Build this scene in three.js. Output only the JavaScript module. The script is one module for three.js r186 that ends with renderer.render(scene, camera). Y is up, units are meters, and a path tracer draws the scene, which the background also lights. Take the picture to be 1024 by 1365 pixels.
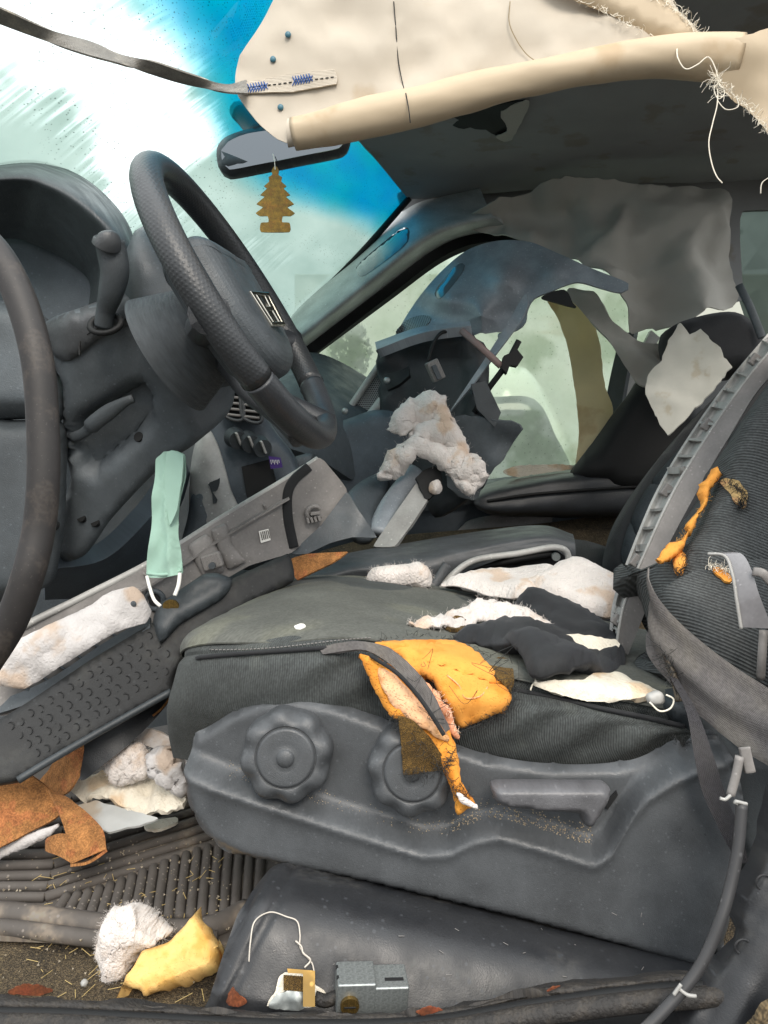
import * as THREE from 'three';
import { ImprovedNoise } from 'three/addons/math/ImprovedNoise.js';
import { mergeGeometries, mergeVertices } from 'three/addons/utils/BufferGeometryUtils.js';
import { MeshBVH } from 'three-mesh-bvh';
import { RoundedBoxGeometry } from 'three/addons/geometries/RoundedBoxGeometry.js';

// ---------------------------------------------------------------- camera, sky, sun, exposure
const scene = new THREE.Scene();
const FOV = 68, CAMY = 0.55, PITCH = -5 * Math.PI / 180;
const camera = new THREE.PerspectiveCamera(FOV, 768 / 1024, 0.02, 120);
camera.position.set(0, CAMY, 0);
camera.rotation.x = PITCH;
camera.updateMatrixWorld(true);

const SW = 256, SH = 128, sky = new Float32Array(SW * SH * 4);
for (let j = 0; j < SH; j++) for (let i = 0; i < SW; i++) {          // even overcast: CIE overcast luminance
  const e = ((j + 0.5) / SH - 0.5) * Math.PI, s = Math.sin(e);
  const L = s > 0 ? (1 + 2 * s) / 3 * 1.25 : 0.3;
  sky.set([L * 0.97, L * 1.0, L * 1.02, 1], (j * SW + i) * 4);
}
const skyTex = new THREE.DataTexture(sky, SW, SH, THREE.RGBAFormat, THREE.FloatType);
skyTex.mapping = THREE.EquirectangularReflectionMapping;
skyTex.magFilter = THREE.LinearFilter; skyTex.needsUpdate = true;
scene.background = skyTex; scene.environment = skyTex; scene.environmentIntensity = 1;

const sun = new THREE.DirectionalLight(0xfff4e6, 1.1);
sun.position.set(0.9, 4.2, 3.4); sun.target.position.set(0, 0.2, -1);
sun.castShadow = true; sun.shadow.radius = 45; sun.shadow.mapSize.set(2048, 2048);
Object.assign(sun.shadow.camera, { left: -4, right: 4, top: 4, bottom: -4, near: 0.1, far: 20 });
scene.add(sun, sun.target);

const renderer = new THREE.WebGLRenderer({ antialias: true });
renderer.toneMapping = THREE.LinearToneMapping;
renderer.toneMappingExposure = 2.4;
renderer.shadowMap.enabled = true;

// ---------------------------------------------------------------- helpers: pixel of the photograph + distance -> point
const F = 682.5 / Math.tan(FOV / 2 * Math.PI / 180), CP = Math.cos(PITCH), SP = Math.sin(PITCH);
const V = (x, y, z) => new THREE.Vector3(x, y, z);
function P(px, py, d) {
  const x = (px - 512) / F * d, yc = (682.5 - py) / F * d, zc = -d;
  return V(x, CAMY + yc * CP - zc * SP, yc * SP + zc * CP);
}
function onY(px, py, y) {                                           // distance at which the ray meets the level y
  const s = (682.5 - py) / F * CP + SP;
  return (y - CAMY) / s;
}
const lerp = (a, b, t) => a + (b - a) * t, clamp = (x, a = 0, b = 1) => Math.min(b, Math.max(a, x));
const sst = (a, b, x) => { const t = clamp((x - a) / (b - a)); return t * t * (3 - 2 * t); };
let seedState = 7;
const rnd = () => { seedState = (seedState * 1664525 + 1013904223) >>> 0; return seedState / 4294967296; };
const rs = (a, b) => a + (b - a) * rnd();
const imp = new ImprovedNoise();
const n3 = (x, y, z) => imp.noise(x, y, z);
function fbm(x, y, z, o = 4) { let a = 0, w = 0.5, f = 1; for (let i = 0; i < o; i++) { a += w * n3(x * f + i * 7.3, y * f, z * f + i * 3.1); f *= 2.03; w *= 0.5; } return a * 1.6; }

const used = {};
function numbered(n) { if (!(n in used)) { used[n] = 0; return n; } return `${n}_${String(++used[n]).padStart(3, '0')}`; }
function tag(o, label, category, group, kind) {
  o.userData.label = label; if (category) o.userData.category = category;
  if (group) o.userData.group = group; if (kind) o.userData.kind = kind; return o;
}
function thing(name, label, category, group) {
  const g = new THREE.Group(); g.name = numbered(name); scene.add(g); return tag(g, label, category, group);
}
function add(name, geo, mat, parent = scene) {
  const m = new THREE.Mesh(geo, mat); m.castShadow = m.receiveShadow = true;
  m.name = parent === scene ? numbered(name) : name; parent.add(m); return m;
}
function struct(m, label) { m.userData.kind = 'structure'; if (label) m.userData.label = label; return m; }
function stuff(m) { m.userData.kind = 'stuff'; return m; }

// Delaunay triangulation (sweep), points [[x,y],...]
function delaunay(pts) {
  const n = pts.length, idx = [...Array(n).keys()].sort((a, b) => pts[b][0] - pts[a][0]);
  let x0 = 1e9, y0 = 1e9, x1 = -1e9, y1 = -1e9;
  for (const [x, y] of pts) { x0 = Math.min(x0, x); y0 = Math.min(y0, y); x1 = Math.max(x1, x); y1 = Math.max(y1, y); }
  const m = Math.max(x1 - x0, y1 - y0), cx = (x0 + x1) / 2, cy = (y0 + y1) / 2;
  const p = pts.concat([[cx - 20 * m, cy - m], [cx, cy + 20 * m], [cx + 20 * m, cy - m]]);
  const circ = (i, j, k) => {
    const [ax, ay] = p[i], [bx, by] = p[j], [ex, ey] = p[k];
    const D = 2 * (ax * (by - ey) + bx * (ey - ay) + ex * (ay - by)) || 1e-12;
    const A = ax * ax + ay * ay, B = bx * bx + by * by, C = ex * ex + ey * ey;
    const ux = (A * (by - ey) + B * (ey - ay) + C * (ay - by)) / D, uy = (A * (ex - bx) + B * (ax - ex) + C * (bx - ax)) / D;
    return { i, j, k, x: ux, y: uy, r: (ax - ux) ** 2 + (ay - uy) ** 2 };
  };
  let open = [circ(n, n + 1, n + 2)]; const closed = [];
  for (const c of idx.reverse()) {
    const edges = new Map(); const keep = [];
    for (const t of open) {
      const dx = p[c][0] - t.x;
      if (dx > 0 && dx * dx > t.r) { closed.push(t); continue; }
      const dy = p[c][1] - t.y;
      if (dx * dx + dy * dy - t.r > 1e-9) { keep.push(t); continue; }
      for (const [a, b] of [[t.i, t.j], [t.j, t.k], [t.k, t.i]]) {
        const key = a < b ? a * 1e6 + b : b * 1e6 + a;
        edges.has(key) ? edges.set(key, null) : edges.set(key, [a, b]);
      }
    }
    open = keep;
    for (const e of edges.values()) if (e) open.push(circ(e[0], e[1], c));
  }
  return closed.concat(open).filter(t => t.i < n && t.j < n && t.k < n).map(t => [t.i, t.j, t.k]);
}
const inside = (x, y, poly) => { let c = false; for (let i = 0, j = poly.length - 1; i < poly.length; j = i++) { const [a, b] = poly[i], [e, f] = poly[j]; if ((b > y) !== (f > y) && x < (e - a) * (y - b) / (f - b) + a) c = !c; } return c; };
function edgeDist(x, y, poly) {
  let m = 1e9;
  for (let i = 0, j = poly.length - 1; i < poly.length; j = i++) {
    const [ax, ay] = poly[j], [bx, by] = poly[i], dx = bx - ax, dy = by - ay;
    const t = clamp(((x - ax) * dx + (y - ay) * dy) / (dx * dx + dy * dy + 1e-9));
    m = Math.min(m, (x - ax - t * dx) ** 2 + (y - ay - t * dy) ** 2);
  }
  return Math.sqrt(m);
}
function depthFrom(ctrl) {                                           // plane through the given points (flat in 1/d) plus what is left over
  let M = [[0, 0, 0, 0], [0, 0, 0, 0], [0, 0, 0, 0]];
  for (const [x, y, d] of ctrl) { const a = [1, x / 500, y / 500]; for (let i = 0; i < 3; i++) { for (let j = 0; j < 3; j++) M[i][j] += a[i] * a[j] + (i === j ? 1e-4 : 0); M[i][3] += a[i] / d; } }
  for (let i = 0; i < 3; i++) { const q = M[i][i]; for (let j = i; j < 4; j++) M[i][j] /= q; for (let k = 0; k < 3; k++) if (k !== i) { const f = M[k][i]; for (let j = i; j < 4; j++) M[k][j] -= f * M[i][j]; } }
  const pl = (x, y) => M[0][3] + M[1][3] * x / 500 + M[2][3] * y / 500;
  const res = ctrl.map(([x, y, d]) => [x, y, 1 / d - pl(x, y)]);
  return (x, y) => { let s = 0, w = 0; for (const [a, b, r] of res) { const k = 1 / ((x - a) ** 2 + (y - b) ** 2 + 60) ** 1.3; s += k * r; w += k; } return 1 / (pl(x, y) + s / w); };
}
function closedCurve(pts, step, smooth, jag, seed) {
  const out = [], n = pts.length;
  for (let i = 0; i < n; i++) {
    const p0 = pts[(i + n - 1) % n], p1 = pts[i], p2 = pts[(i + 1) % n], p3 = pts[(i + 2) % n];
    const L = Math.hypot(p2[0] - p1[0], p2[1] - p1[1]), k = Math.max(1, Math.round(L / step));
    for (let q = 0; q < k; q++) {
      const t = q / k; let x, y;
      if (smooth) {
        const m = smooth * 0.5, t2 = t * t, t3 = t2 * t, h = (a, b, c, e) => { const s1 = (c - a) * m, s2 = (e - b) * m; return (2 * t3 - 3 * t2 + 1) * b + (t3 - 2 * t2 + t) * s1 + (-2 * t3 + 3 * t2) * c + (t3 - t2) * s2; };
        x = h(p0[0], p1[0], p2[0], p3[0]); y = h(p0[1], p1[1], p2[1], p3[1]);
      } else { x = lerp(p1[0], p2[0], t); y = lerp(p1[1], p2[1], t); }
      if (jag) { const s = seed * 13.7; x += jag * (n3(x / 9, y / 9, s) + 0.6 * n3(x / 3.1, y / 3.1, s)); y += jag * (n3(x / 9 + 40, y / 9, s) + 0.6 * n3(x / 3.1 + 40, y / 3.1, s)); }
      out.push([x, y]);
    }
  }
  return out;
}
function planarUV(g, rot = 0) {                                      // uv in metres on the surface's own best plane
  const p = g.attributes.position, nn = g.attributes.normal, a = V(0, 0, 0);
  for (let i = 0; i < p.count / 2; i++) a.add(V(nn.getX(i), nn.getY(i), nn.getZ(i)));
  a.normalize(); const U = Math.abs(a.y) > 0.8 ? V(1, 0, 0) : V(0, 1, 0).cross(a).normalize(), W = a.clone().cross(U).normalize();
  const c = Math.cos(rot), s = Math.sin(rot), uv = new Float32Array(p.count * 2), q = V();
  for (let i = 0; i < p.count; i++) { q.fromBufferAttribute(p, i); const u = q.dot(U), w = q.dot(W); uv[2 * i] = c * u + s * w; uv[2 * i + 1] = -s * u + c * w; }
  g.setAttribute('uv', new THREE.BufferAttribute(uv, 2)); return g;
}
let sheetSeed = 1;
// a sheet or a padded body with the given outline: real thickness, puffed by `puff` metres within `pw` pixels of its edge
function sheetGeo(outline, o = {}) {
  const seed = o.seed ?? sheetSeed++, step = o.step ?? 12, poly = closedCurve(outline, step * 0.8, o.smooth ?? 1, o.jag ?? 0, seed);
  const dep = typeof o.d === 'function' ? o.d : o.d !== undefined ? () => o.d : depthFrom(outline.filter(q => q.length > 2).concat(o.ctrl ?? []));
  const pts = poly.slice(), nb = poly.length;
  let x0 = 1e9, y0 = 1e9, x1 = -1e9, y1 = -1e9;
  for (const [x, y] of poly) { x0 = Math.min(x0, x); y0 = Math.min(y0, y); x1 = Math.max(x1, x); y1 = Math.max(y1, y); }
  let row = 0;
  for (let y = y0; y < y1; y += step * 0.866, row++) for (let x = x0 + (row % 2) * step / 2; x < x1; x += step) {
    const jx = x + (n3(x, y, 5.5) * 0.2) * step, jy = y + n3(y, x, 9.5) * 0.2 * step;
    if (inside(jx, jy, poly) && edgeDist(jx, jy, poly) > step * 0.5) pts.push([jx, jy]);
  }
  const tris = delaunay(pts.map(([x, y], i) => [x + 1e-3 * Math.sin(i * 12.9), y + 1e-3 * Math.cos(i * 7.7)])).filter(t => inside((pts[t[0]][0] + pts[t[1]][0] + pts[t[2]][0]) / 3, (pts[t[0]][1] + pts[t[1]][1] + pts[t[2]][1]) / 3, poly));
  for (const t of tris) { const [a, b, c] = t.map(i => pts[i]); if ((b[0] - a[0]) * (c[1] - a[1]) - (b[1] - a[1]) * (c[0] - a[0]) > 0) [t[1], t[2]] = [t[2], t[1]]; }
  const N = pts.length, base = pts.map(([x, y]) => P(x, y, dep(x, y)));
  const normals = () => { const g = new THREE.BufferGeometry(); g.setAttribute('position', new THREE.BufferAttribute(new Float32Array(base.flatMap(q => [q.x, q.y, q.z])), 3)); g.setIndex(tris.flat()); g.computeVertexNormals(); const a = g.attributes.normal; return base.map((_, i) => V().fromBufferAttribute(a, i)); };
  let nn = normals();
  if (o.amp || o.bumpf) {
    base.forEach((q, i) => {
      let h = 0;
      if (o.amp) h += o.amp * (o.ridge ? (0.6 - 1.6 * Math.abs(fbm(q.x * o.fr + seed * 5.1, q.y * o.fr, q.z * o.fr, o.oct ?? 4))) : fbm(q.x * o.fr + seed * 5.1, q.y * o.fr, q.z * o.fr, o.oct ?? 4));
      if (o.bumpf) h += o.bumpf(pts[i][0], pts[i][1]);
      q.addScaledVector(nn[i], h);
    });
    nn = normals();
  }
  const t = o.t ?? 0.003, puff = o.puff ?? 0, pw = o.pw ?? 20, pos = [], ind = [];
  const back = [];
  pts.forEach(([x, y], i) => {
    let f = 0; if (puff) { const s = i < nb ? 0 : clamp(edgeDist(x, y, poly) / pw); f = Math.sqrt(1 - (1 - s) * (1 - s)); }
    const q = base[i].clone().addScaledVector(nn[i], puff * f); pos.push(q.x, q.y, q.z);
    back.push(base[i].clone().addScaledVector(nn[i], -t - puff * (o.back ?? 1) * f));
  });
  back.forEach(q => pos.push(q.x, q.y, q.z));
  for (const [a, b, c] of tris) ind.push(a, b, c, N + a, N + c, N + b);
  let s = 0, sb = N;
  if (!puff) { s = 2 * N; for (let i = 0; i < nb; i++) pos.push(pos[3 * i], pos[3 * i + 1], pos[3 * i + 2]); sb = 2 * N + nb; for (let i = 0; i < nb; i++) pos.push(back[i].x, back[i].y, back[i].z); }
  let area = 0; for (let i = 0; i < nb; i++) { const a = poly[i], b = poly[(i + 1) % nb]; area += a[0] * b[1] - b[0] * a[1]; }
  for (let i = 0; i < nb; i++) { const j = (i + 1) % nb; if (area > 0) ind.push(s + i, s + j, sb + i, s + j, sb + j, sb + i); else ind.push(s + i, sb + i, s + j, s + j, sb + i, sb + j); }
  const g = new THREE.BufferGeometry(); g.setAttribute('position', new THREE.BufferAttribute(new Float32Array(pos), 3)); g.setIndex(ind); g.computeVertexNormals();
  return planarUV(g, o.uvrot ?? 0);
}
const sheet = (name, outline, o, mat, parent) => add(name, sheetGeo(outline, o), mat, parent);

const cr = (a, b, c, e, t) => { const f = (p, q, r, s) => 0.5 * (2 * q + (r - p) * t + (2 * p - 5 * q + 4 * r - s) * t * t + (3 * q - p - 3 * r + s) * t * t * t); return V(f(a.x, b.x, c.x, e.x), f(a.y, b.y, c.y, e.y), f(a.z, b.z, c.z, e.z)); };
function along(arr, u) { const n = arr.length - 1; if (n === 0) return arr[0].clone(); const s = clamp(u) * n, i = Math.min(n - 1, Math.floor(s)), g = k => k < 0 ? arr[0].clone().multiplyScalar(2).sub(arr[1]) : k > n ? arr[n].clone().multiplyScalar(2).sub(arr[n - 1]) : arr[k]; return cr(g(i - 1), arr[i], arr[i + 1], g(i + 2), s - i); }
// a smooth surface through rows of points, with thickness t away from the viewer's side
function loftGeo(rows, o = {}) {
  const R = rows.map(r => r.map(q => q.isVector3 ? q : P(...q))), nu = o.nu ?? 40, nv = o.nv ?? 30, grid = [];
  const cols = []; for (let i = 0; i <= nu; i++) cols.push(R.map(r => along(r, i / nu)));
  const lin = R.length === 2;
  for (let j = 0; j <= nv; j++) for (let i = 0; i <= nu; i++) grid.push(lin ? cols[i][0].clone().lerp(cols[i][1], j / nv) : along(cols[i], j / nv));
  const W = nu + 1, N = grid.length, tri = [];
  for (let j = 0; j < nv; j++) for (let i = 0; i < nu; i++) { const a = j * W + i; tri.push([a, a + W, a + 1], [a + 1, a + W, a + W + 1]); }
  const normals = () => { const g = new THREE.BufferGeometry(); g.setAttribute('position', new THREE.BufferAttribute(new Float32Array(grid.flatMap(q => [q.x, q.y, q.z])), 3)); g.setIndex(tri.flat()); g.computeVertexNormals(); return grid.map((_, i) => V().fromBufferAttribute(g.attributes.normal, i)); };
  let nn = normals(); const eye = V(0, CAMY, 0); let s = 0; grid.forEach((q, i) => { s += nn[i].dot(eye.clone().sub(q)); }); let sg = (s > 0 ? 1 : -1) * (o.flip ? -1 : 1);
  if (o.amp || o.bumpf) { grid.forEach((q, i) => { let h = o.amp ? o.amp * fbm(q.x * o.fr + (o.seed ?? 1) * 5, q.y * o.fr, q.z * o.fr, o.oct ?? 4) : 0; if (o.bumpf) h += o.bumpf((i % W) / nu, Math.floor(i / W) / nv); q.addScaledVector(nn[i], sg * h); }); nn = normals(); }
  const pos = [], uv = [], ind = [], t = o.t ?? 0.003;
  const lu = []; for (let j = 0; j <= nv; j++) { let l = 0; lu.push([0]); for (let i = 1; i <= nu; i++) { l += grid[j * W + i].distanceTo(grid[j * W + i - 1]); lu[j].push(l); } }
  const lv = []; for (let i = 0; i <= nu; i++) { let l = 0; lv.push([0]); for (let j = 1; j <= nv; j++) { l += grid[j * W + i].distanceTo(grid[(j - 1) * W + i]); lv[i].push(l); } }
  const put = (q, i, j) => { pos.push(q.x, q.y, q.z); o.unit ? uv.push(i / nu, j / nv) : uv.push(lu[j][i], lv[i][j]); };
  grid.forEach((q, k) => put(q, k % W, Math.floor(k / W)));
  if (t) grid.forEach((q, k) => put(q.clone().addScaledVector(nn[k], -sg * t), k % W, Math.floor(k / W)));
  for (const [a, b, c] of tri) { sg > 0 ? ind.push(a, b, c) : ind.push(a, c, b); if (t) sg > 0 ? ind.push(N + a, N + c, N + b) : ind.push(N + a, N + b, N + c); }
  if (t) {
    const ring = []; for (let i = 0; i < nu; i++) ring.push(i); for (let j = 0; j < nv; j++) ring.push(j * W + nu); for (let i = nu; i > 0; i--) ring.push(nv * W + i); for (let j = nv; j > 0; j--) ring.push(j * W);
    const b0 = pos.length / 3; for (const k of ring) { pos.push(...pos.slice(3 * k, 3 * k + 3)); uv.push(uv[2 * k], uv[2 * k + 1]); } const b1 = pos.length / 3; for (const k of ring) { pos.push(...pos.slice(3 * (k + N), 3 * (k + N) + 3)); uv.push(uv[2 * k], uv[2 * k + 1]); }
    for (let i = 0; i < ring.length; i++) { const j = (i + 1) % ring.length; sg > 0 ? ind.push(b0 + i, b0 + j, b1 + i, b0 + j, b1 + j, b1 + i) : ind.push(b0 + i, b1 + i, b0 + j, b0 + j, b1 + i, b1 + j); }
  }
  const g = new THREE.BufferGeometry(); g.setAttribute('position', new THREE.BufferAttribute(new Float32Array(pos), 3)); g.setAttribute('uv', new THREE.BufferAttribute(new Float32Array(uv), 2)); g.setIndex(ind); g.computeVertexNormals(); return g;
}
const loft = (name, rows, o, mat, parent) => add(name, loftGeo(rows, o), mat, parent);
// a round or flattened bar along points [px,py,d] or vectors; r a number or r(0..1); flat squeezes it along the view
function tubeGeo(pts, r, o = {}) {
  const Q = pts.map(q => q.isVector3 ? q : P(...q)), c = new THREE.CatmullRomCurve3(Q, false, 'centripetal'), n = o.n ?? Math.max(6, Q.length * 6), m = o.m ?? 10;
  const fr = c.computeFrenetFrames(n, false), pos = [], uv = [], ind = [], L = c.getLength();
  for (let i = 0; i <= n; i++) {
    const q = c.getPointAt(i / n), T = fr.tangents[i], k = typeof r === 'function' ? r(i / n) : r;
    let A, B; if (o.flat) { const view = q.clone().sub(V(0, CAMY, 0)).normalize(); A = T.clone().cross(view).normalize(); B = A.clone().cross(T).normalize(); } else { A = fr.normals[i]; B = fr.binormals[i]; }
    for (let j = 0; j <= m; j++) { const a = j / m * 2 * Math.PI, f = o.flat ?? 1; const w = q.clone().addScaledVector(A, Math.cos(a) * k).addScaledVector(B, Math.sin(a) * k * f); pos.push(w.x, w.y, w.z); uv.push(i / n * L, j / m * 2 * Math.PI * k); }
  }
  for (let i = 0; i < n; i++) for (let j = 0; j < m; j++) { const a = i * (m + 1) + j, b = a + m + 1; ind.push(a, b, a + 1, a + 1, b, b + 1); }
  for (const [i, q] of [[0, Q[0]], [n, Q[Q.length - 1]]]) { const k = pos.length / 3; pos.push(q.x, q.y, q.z); uv.push(0, 0); for (let j = 0; j < m; j++) { const a = i * (m + 1) + j; i ? ind.push(k, a + 1, a) : ind.push(k, a, a + 1); } }
  const g = new THREE.BufferGeometry(); g.setAttribute('position', new THREE.BufferAttribute(new Float32Array(pos), 3)); g.setAttribute('uv', new THREE.BufferAttribute(new Float32Array(uv), 2)); g.setIndex(ind); g.computeVertexNormals(); return g;
}
const tube = (name, pts, r, mat, parent, o) => add(name, tubeGeo(pts, r, o), mat, parent);
// loose fibres along a line of [px,py,d], merged
function frayGeo(line, o = {}) {
  const gs = [], n = o.n ?? 60, Q = line.map(q => P(...q)), len = o.len ?? 0.012;
  for (let i = 0; i < n; i++) {
    const u = rnd() * (Q.length - 1), k = Math.min(Q.length - 2, Math.floor(u)), q = Q[k].clone().lerp(Q[k + 1], u - k);
    const dir = V(rs(-1, 1), rs(-1, 1), rs(-0.6, 0.8)); if (o.dir) dir.multiplyScalar(0.6).add(V(...o.dir)); dir.normalize();
    const l = len * rs(0.3, 1.2), b = V(rs(-1, 1), rs(-1, 1), rs(-1, 1)).multiplyScalar(l * 0.35);
    gs.push(tubeGeo([q, q.clone().addScaledVector(dir, l * 0.5).add(b), q.clone().addScaledVector(dir, l).add(b.multiplyScalar(0.3))], o.r ?? 0.00025, { n: 4, m: 3 }));
  }
  return mergeGeometries(gs);
}
// short fibres standing on a soft body
function fuzz(mesh, n, len, mat, r = 0.00013) {
  const p = mesh.geometry.attributes.position, nn = mesh.geometry.attributes.normal, gs = [], q = V(), k = V();
  for (let i = 0; i < n; i++) { const j = Math.floor(rnd() * p.count); q.fromBufferAttribute(p, j); k.fromBufferAttribute(nn, j); const l = len * rs(0.3, 1.2), b = V(rs(-1, 1), rs(-1, 1), rs(-1, 1)).multiplyScalar(l * 0.8); q.add(V(rs(-1, 1), rs(-1, 1), rs(-1, 1)).multiplyScalar(0.002)); gs.push(tubeGeo([q.clone().addScaledVector(k, -0.0005), q.clone().addScaledVector(k, l * 0.4).addScaledVector(b, 0.6), q.clone().addScaledVector(k, l * 0.5).addScaledVector(b, 1.2)], r, { n: 3, m: 3 })); }
  return stuff(add('fluff', mergeGeometries(gs), mat, mesh));
}
const fray = (name, line, o, mat, parent) => stuff(add(name, frayGeo(line, o), mat, parent));
function on(mesh, off = 0.004, alt = 1) {                            // distance of a built surface under a pixel, `off` metres in front of it
  const g = mesh.geometry.clone(), bvh = new MeshBVH(g), rayq = new THREE.Ray();
  return (px, py) => { const o = V(0, CAMY, 0); rayq.set(o, P(px, py, 1).sub(o).normalize()); const h = bvh.raycastFirst(rayq, THREE.DoubleSide); if (!h) return typeof alt === 'function' ? alt(px, py) : alt; const v = h.point.clone().sub(o); return (v.y * SP - v.z * CP) - off; };
}
function box(w, h, d, r = 0.002, seg = 2) { return new RoundedBoxGeometry(w, h, d, seg, r); }
function place(g, p, rx = 0, ry = 0, rz = 0) { g.applyMatrix4(new THREE.Matrix4().makeRotationFromEuler(new THREE.Euler(rx, ry, rz))); return g.translate(p.x, p.y, p.z); }

// ---------------------------------------------------------------- textures (computed grain, weave, print)
const hash = (i, j, s) => { let h = Math.imul(i, 374761393) + Math.imul(j, 668265263) + Math.imul(s, 1442695041); h = Math.imul(h ^ (h >>> 13), 1274126177); return ((h ^ (h >>> 16)) >>> 0) / 4294967296; };
function vn(x, y, per, s) { const i = Math.floor(x), j = Math.floor(y), u = x - i, v = y - j, a = u * u * (3 - 2 * u), b = v * v * (3 - 2 * v), w = k => ((k % per) + per) % per; return lerp(lerp(hash(w(i), w(j), s), hash(w(i + 1), w(j), s), a), lerp(hash(w(i), w(j + 1), s), hash(w(i + 1), w(j + 1), s), a), b); }
const vf = (u, v, f, s, o = 4) => { let a = 0, w = 0.5, q = f, t = 0; for (let k = 0; k < o; k++) { a += w * vn(u * q, v * q, q, s + k); t += w; q *= 2; w *= 0.5; } return a / t; };
function tex(n, fn, color, size = 1) {
  const a = new Uint8Array(n * n * 4);
  for (let j = 0; j < n; j++) for (let i = 0; i < n; i++) { const c = fn(i / n, j / n); const q = Array.isArray(c) ? c : [c, c, c]; for (let k = 0; k < 3; k++) a[(j * n + i) * 4 + k] = clamp(q[k]) * 255; a[(j * n + i) * 4 + 3] = 255; }
  const t = new THREE.DataTexture(a, n, n); t.wrapS = t.wrapT = THREE.RepeatWrapping; t.magFilter = THREE.LinearFilter; t.minFilter = THREE.LinearMipmapLinearFilter; t.generateMipmaps = true;
  if (color) t.colorSpace = THREE.SRGBColorSpace; t.repeat.set(1 / size, 1 / size); t.needsUpdate = true; return t;
}
const rep = (t, size) => { const c = t.clone(); c.repeat.set(1 / size, 1 / size); c.needsUpdate = true; return c; };
// colour multiplier with specks of dust, scuffs
const speck = (u, v, n, s, r) => { let m = 0; const i = Math.floor(u * n), j = Math.floor(v * n); for (let a = -1; a <= 1; a++) for (let b = -1; b <= 1; b++) { const p = ((i + a) % n + n) % n, q = ((j + b) % n + n) % n; if (hash(p, q, s) > 0.5) continue; const x = i + a + hash(p, q, s + 1), y = j + b + hash(p, q, s + 2), rr = r * hash(p, q, s + 3) ** 3; const d = Math.hypot(u * n - x, v * n - y); m = Math.max(m, 1 - sst(rr * 0.5, rr + 0.02, d)); } return m; };
const grainB = tex(256, (u, v) => 0.5 * vf(u, v, 64, 3, 2) + 0.5 * (1 - Math.abs(2 * vn(u * 48, v * 48, 48, 9) - 1)), false, 0.05);
const dustC = tex(512, (u, v) => { const b = 0.86 + 0.14 * (vf(u, v, 8, 21, 5) - 0.5) * 2 + 0.05 * (vf(u, v, 128, 5, 1) - 0.5); const s = speck(u, v, 40, 31, 0.22) * 0.65; return [b + s, b + s * 0.97, b + s * 0.9]; }, true, 0.3);
const dirtyC = tex(512, (u, v) => { const n = vf(u, v, 6, 41, 6), k = sst(0.5, 0.72, n) * vf(u, v, 60, 43, 2), s = speck(u, v, 46, 51, 0.3) * 0.5; const b = 0.7 + 0.12 * (vf(u, v, 24, 44, 3) - 0.5); return [b + 0.5 * k + s, b + 0.45 * k + s, b + 0.36 * k + s * 0.9]; }, true, 0.35);
const scuffR = tex(256, (u, v) => 0.55 + 0.6 * (vf(u, v, 10, 61, 5) - 0.35), false, 0.22);
const twillB = tex(128, (u, v) => 0.5 + 0.5 * Math.sin((u * 16 + 0.0 * v) * 2 * Math.PI) * (0.85 + 0.15 * Math.sin(v * 64 * 2 * Math.PI)) , false, 0.04);
const twillC = tex(512, (u, v) => { const s = 0.5 + 0.5 * Math.sin(u * 128 * 2 * Math.PI), n = vf(u, v, 10, 71, 5), w = vf(u, v, 180, 77, 1); const b = 0.6 + 0.16 * s + 0.2 * (n - 0.5) + 0.2 * (w - 0.5); const q = sst(0.6, 0.8, vf(u, v, 7, 79, 5)) * 0.16; return [b + q, b + q * 0.95, b + q * 0.8]; }, true, 0.32);
const ribC = tex(512, (u, v) => { const s = 0.5 + 0.5 * Math.sin(u * 80 * 2 * Math.PI), n = vf(u, v, 9, 371, 5), w = vf(u, v, 180, 377, 1); const b = 0.5 + 0.28 * s + 0.16 * (n - 0.5) + 0.2 * (w - 0.5); return [b, b, b]; }, true, 0.26);
const smoothFabC = tex(512, (u, v) => { const n = vf(u, v, 7, 81, 6), w = vf(u, v, 200, 87, 1), q = sst(0.52, 0.72, vf(u, v, 5, 89, 5)); const b = 0.72 + 0.16 * (n - 0.5) + 0.14 * (w - 0.5); return [b + 0.09 * q, b + 0.085 * q, b + 0.05 * q]; }, true, 0.4);
const weaveB = tex(128, (u, v) => 0.5 + 0.25 * Math.sin(u * 40 * Math.PI) * Math.sin(v * 40 * Math.PI) + 0.25 * (vf(u, v, 32, 91, 2) - 0.5), false, 0.02);
const creamC = tex(512, (u, v) => { const n = vf(u, v, 5, 101, 6), k = sst(0.58, 0.78, vf(u, v, 9, 103, 6)); const b = 0.93 + 0.1 * (n - 0.5); return [b - 0.06 * k, b - 0.09 * k, b - 0.13 * k]; }, true, 0.45);
const foamB = tex(256, (u, v) => 1 - 0.8 * speck(u, v, 36, 111, 0.75) * 0.8 + 0.3 * (vf(u, v, 40, 113, 3) - 0.5), false, 0.05);
const foamC = tex(256, (u, v) => { const n = vf(u, v, 7, 121, 5), k = sst(0.5, 0.75, vf(u, v, 5, 123, 4)); return [1 - 0.1 * k + 0.1 * (n - 0.5), 0.92 - 0.14 * k + 0.16 * (n - 0.5), 0.86 - 0.25 * k + 0.2 * (n - 0.5)]; }, true, 0.12);
const feltC = tex(256, (u, v) => { const n = vf(u, v, 12, 131, 5), f = vf(u, v, 100, 133, 1), k = sst(0.55, 0.7, vf(u, v, 8, 135, 5)); const b = 0.8 + 0.35 * (n - 0.5) + 0.3 * (f - 0.5); return [b + 0.03 * k, b * (1 - 0.04 * k), b * 0.95]; }, true, 0.12);
const fuzzB = tex(256, (u, v) => vf(u, v, 20, 141, 5), false, 0.05);
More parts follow.
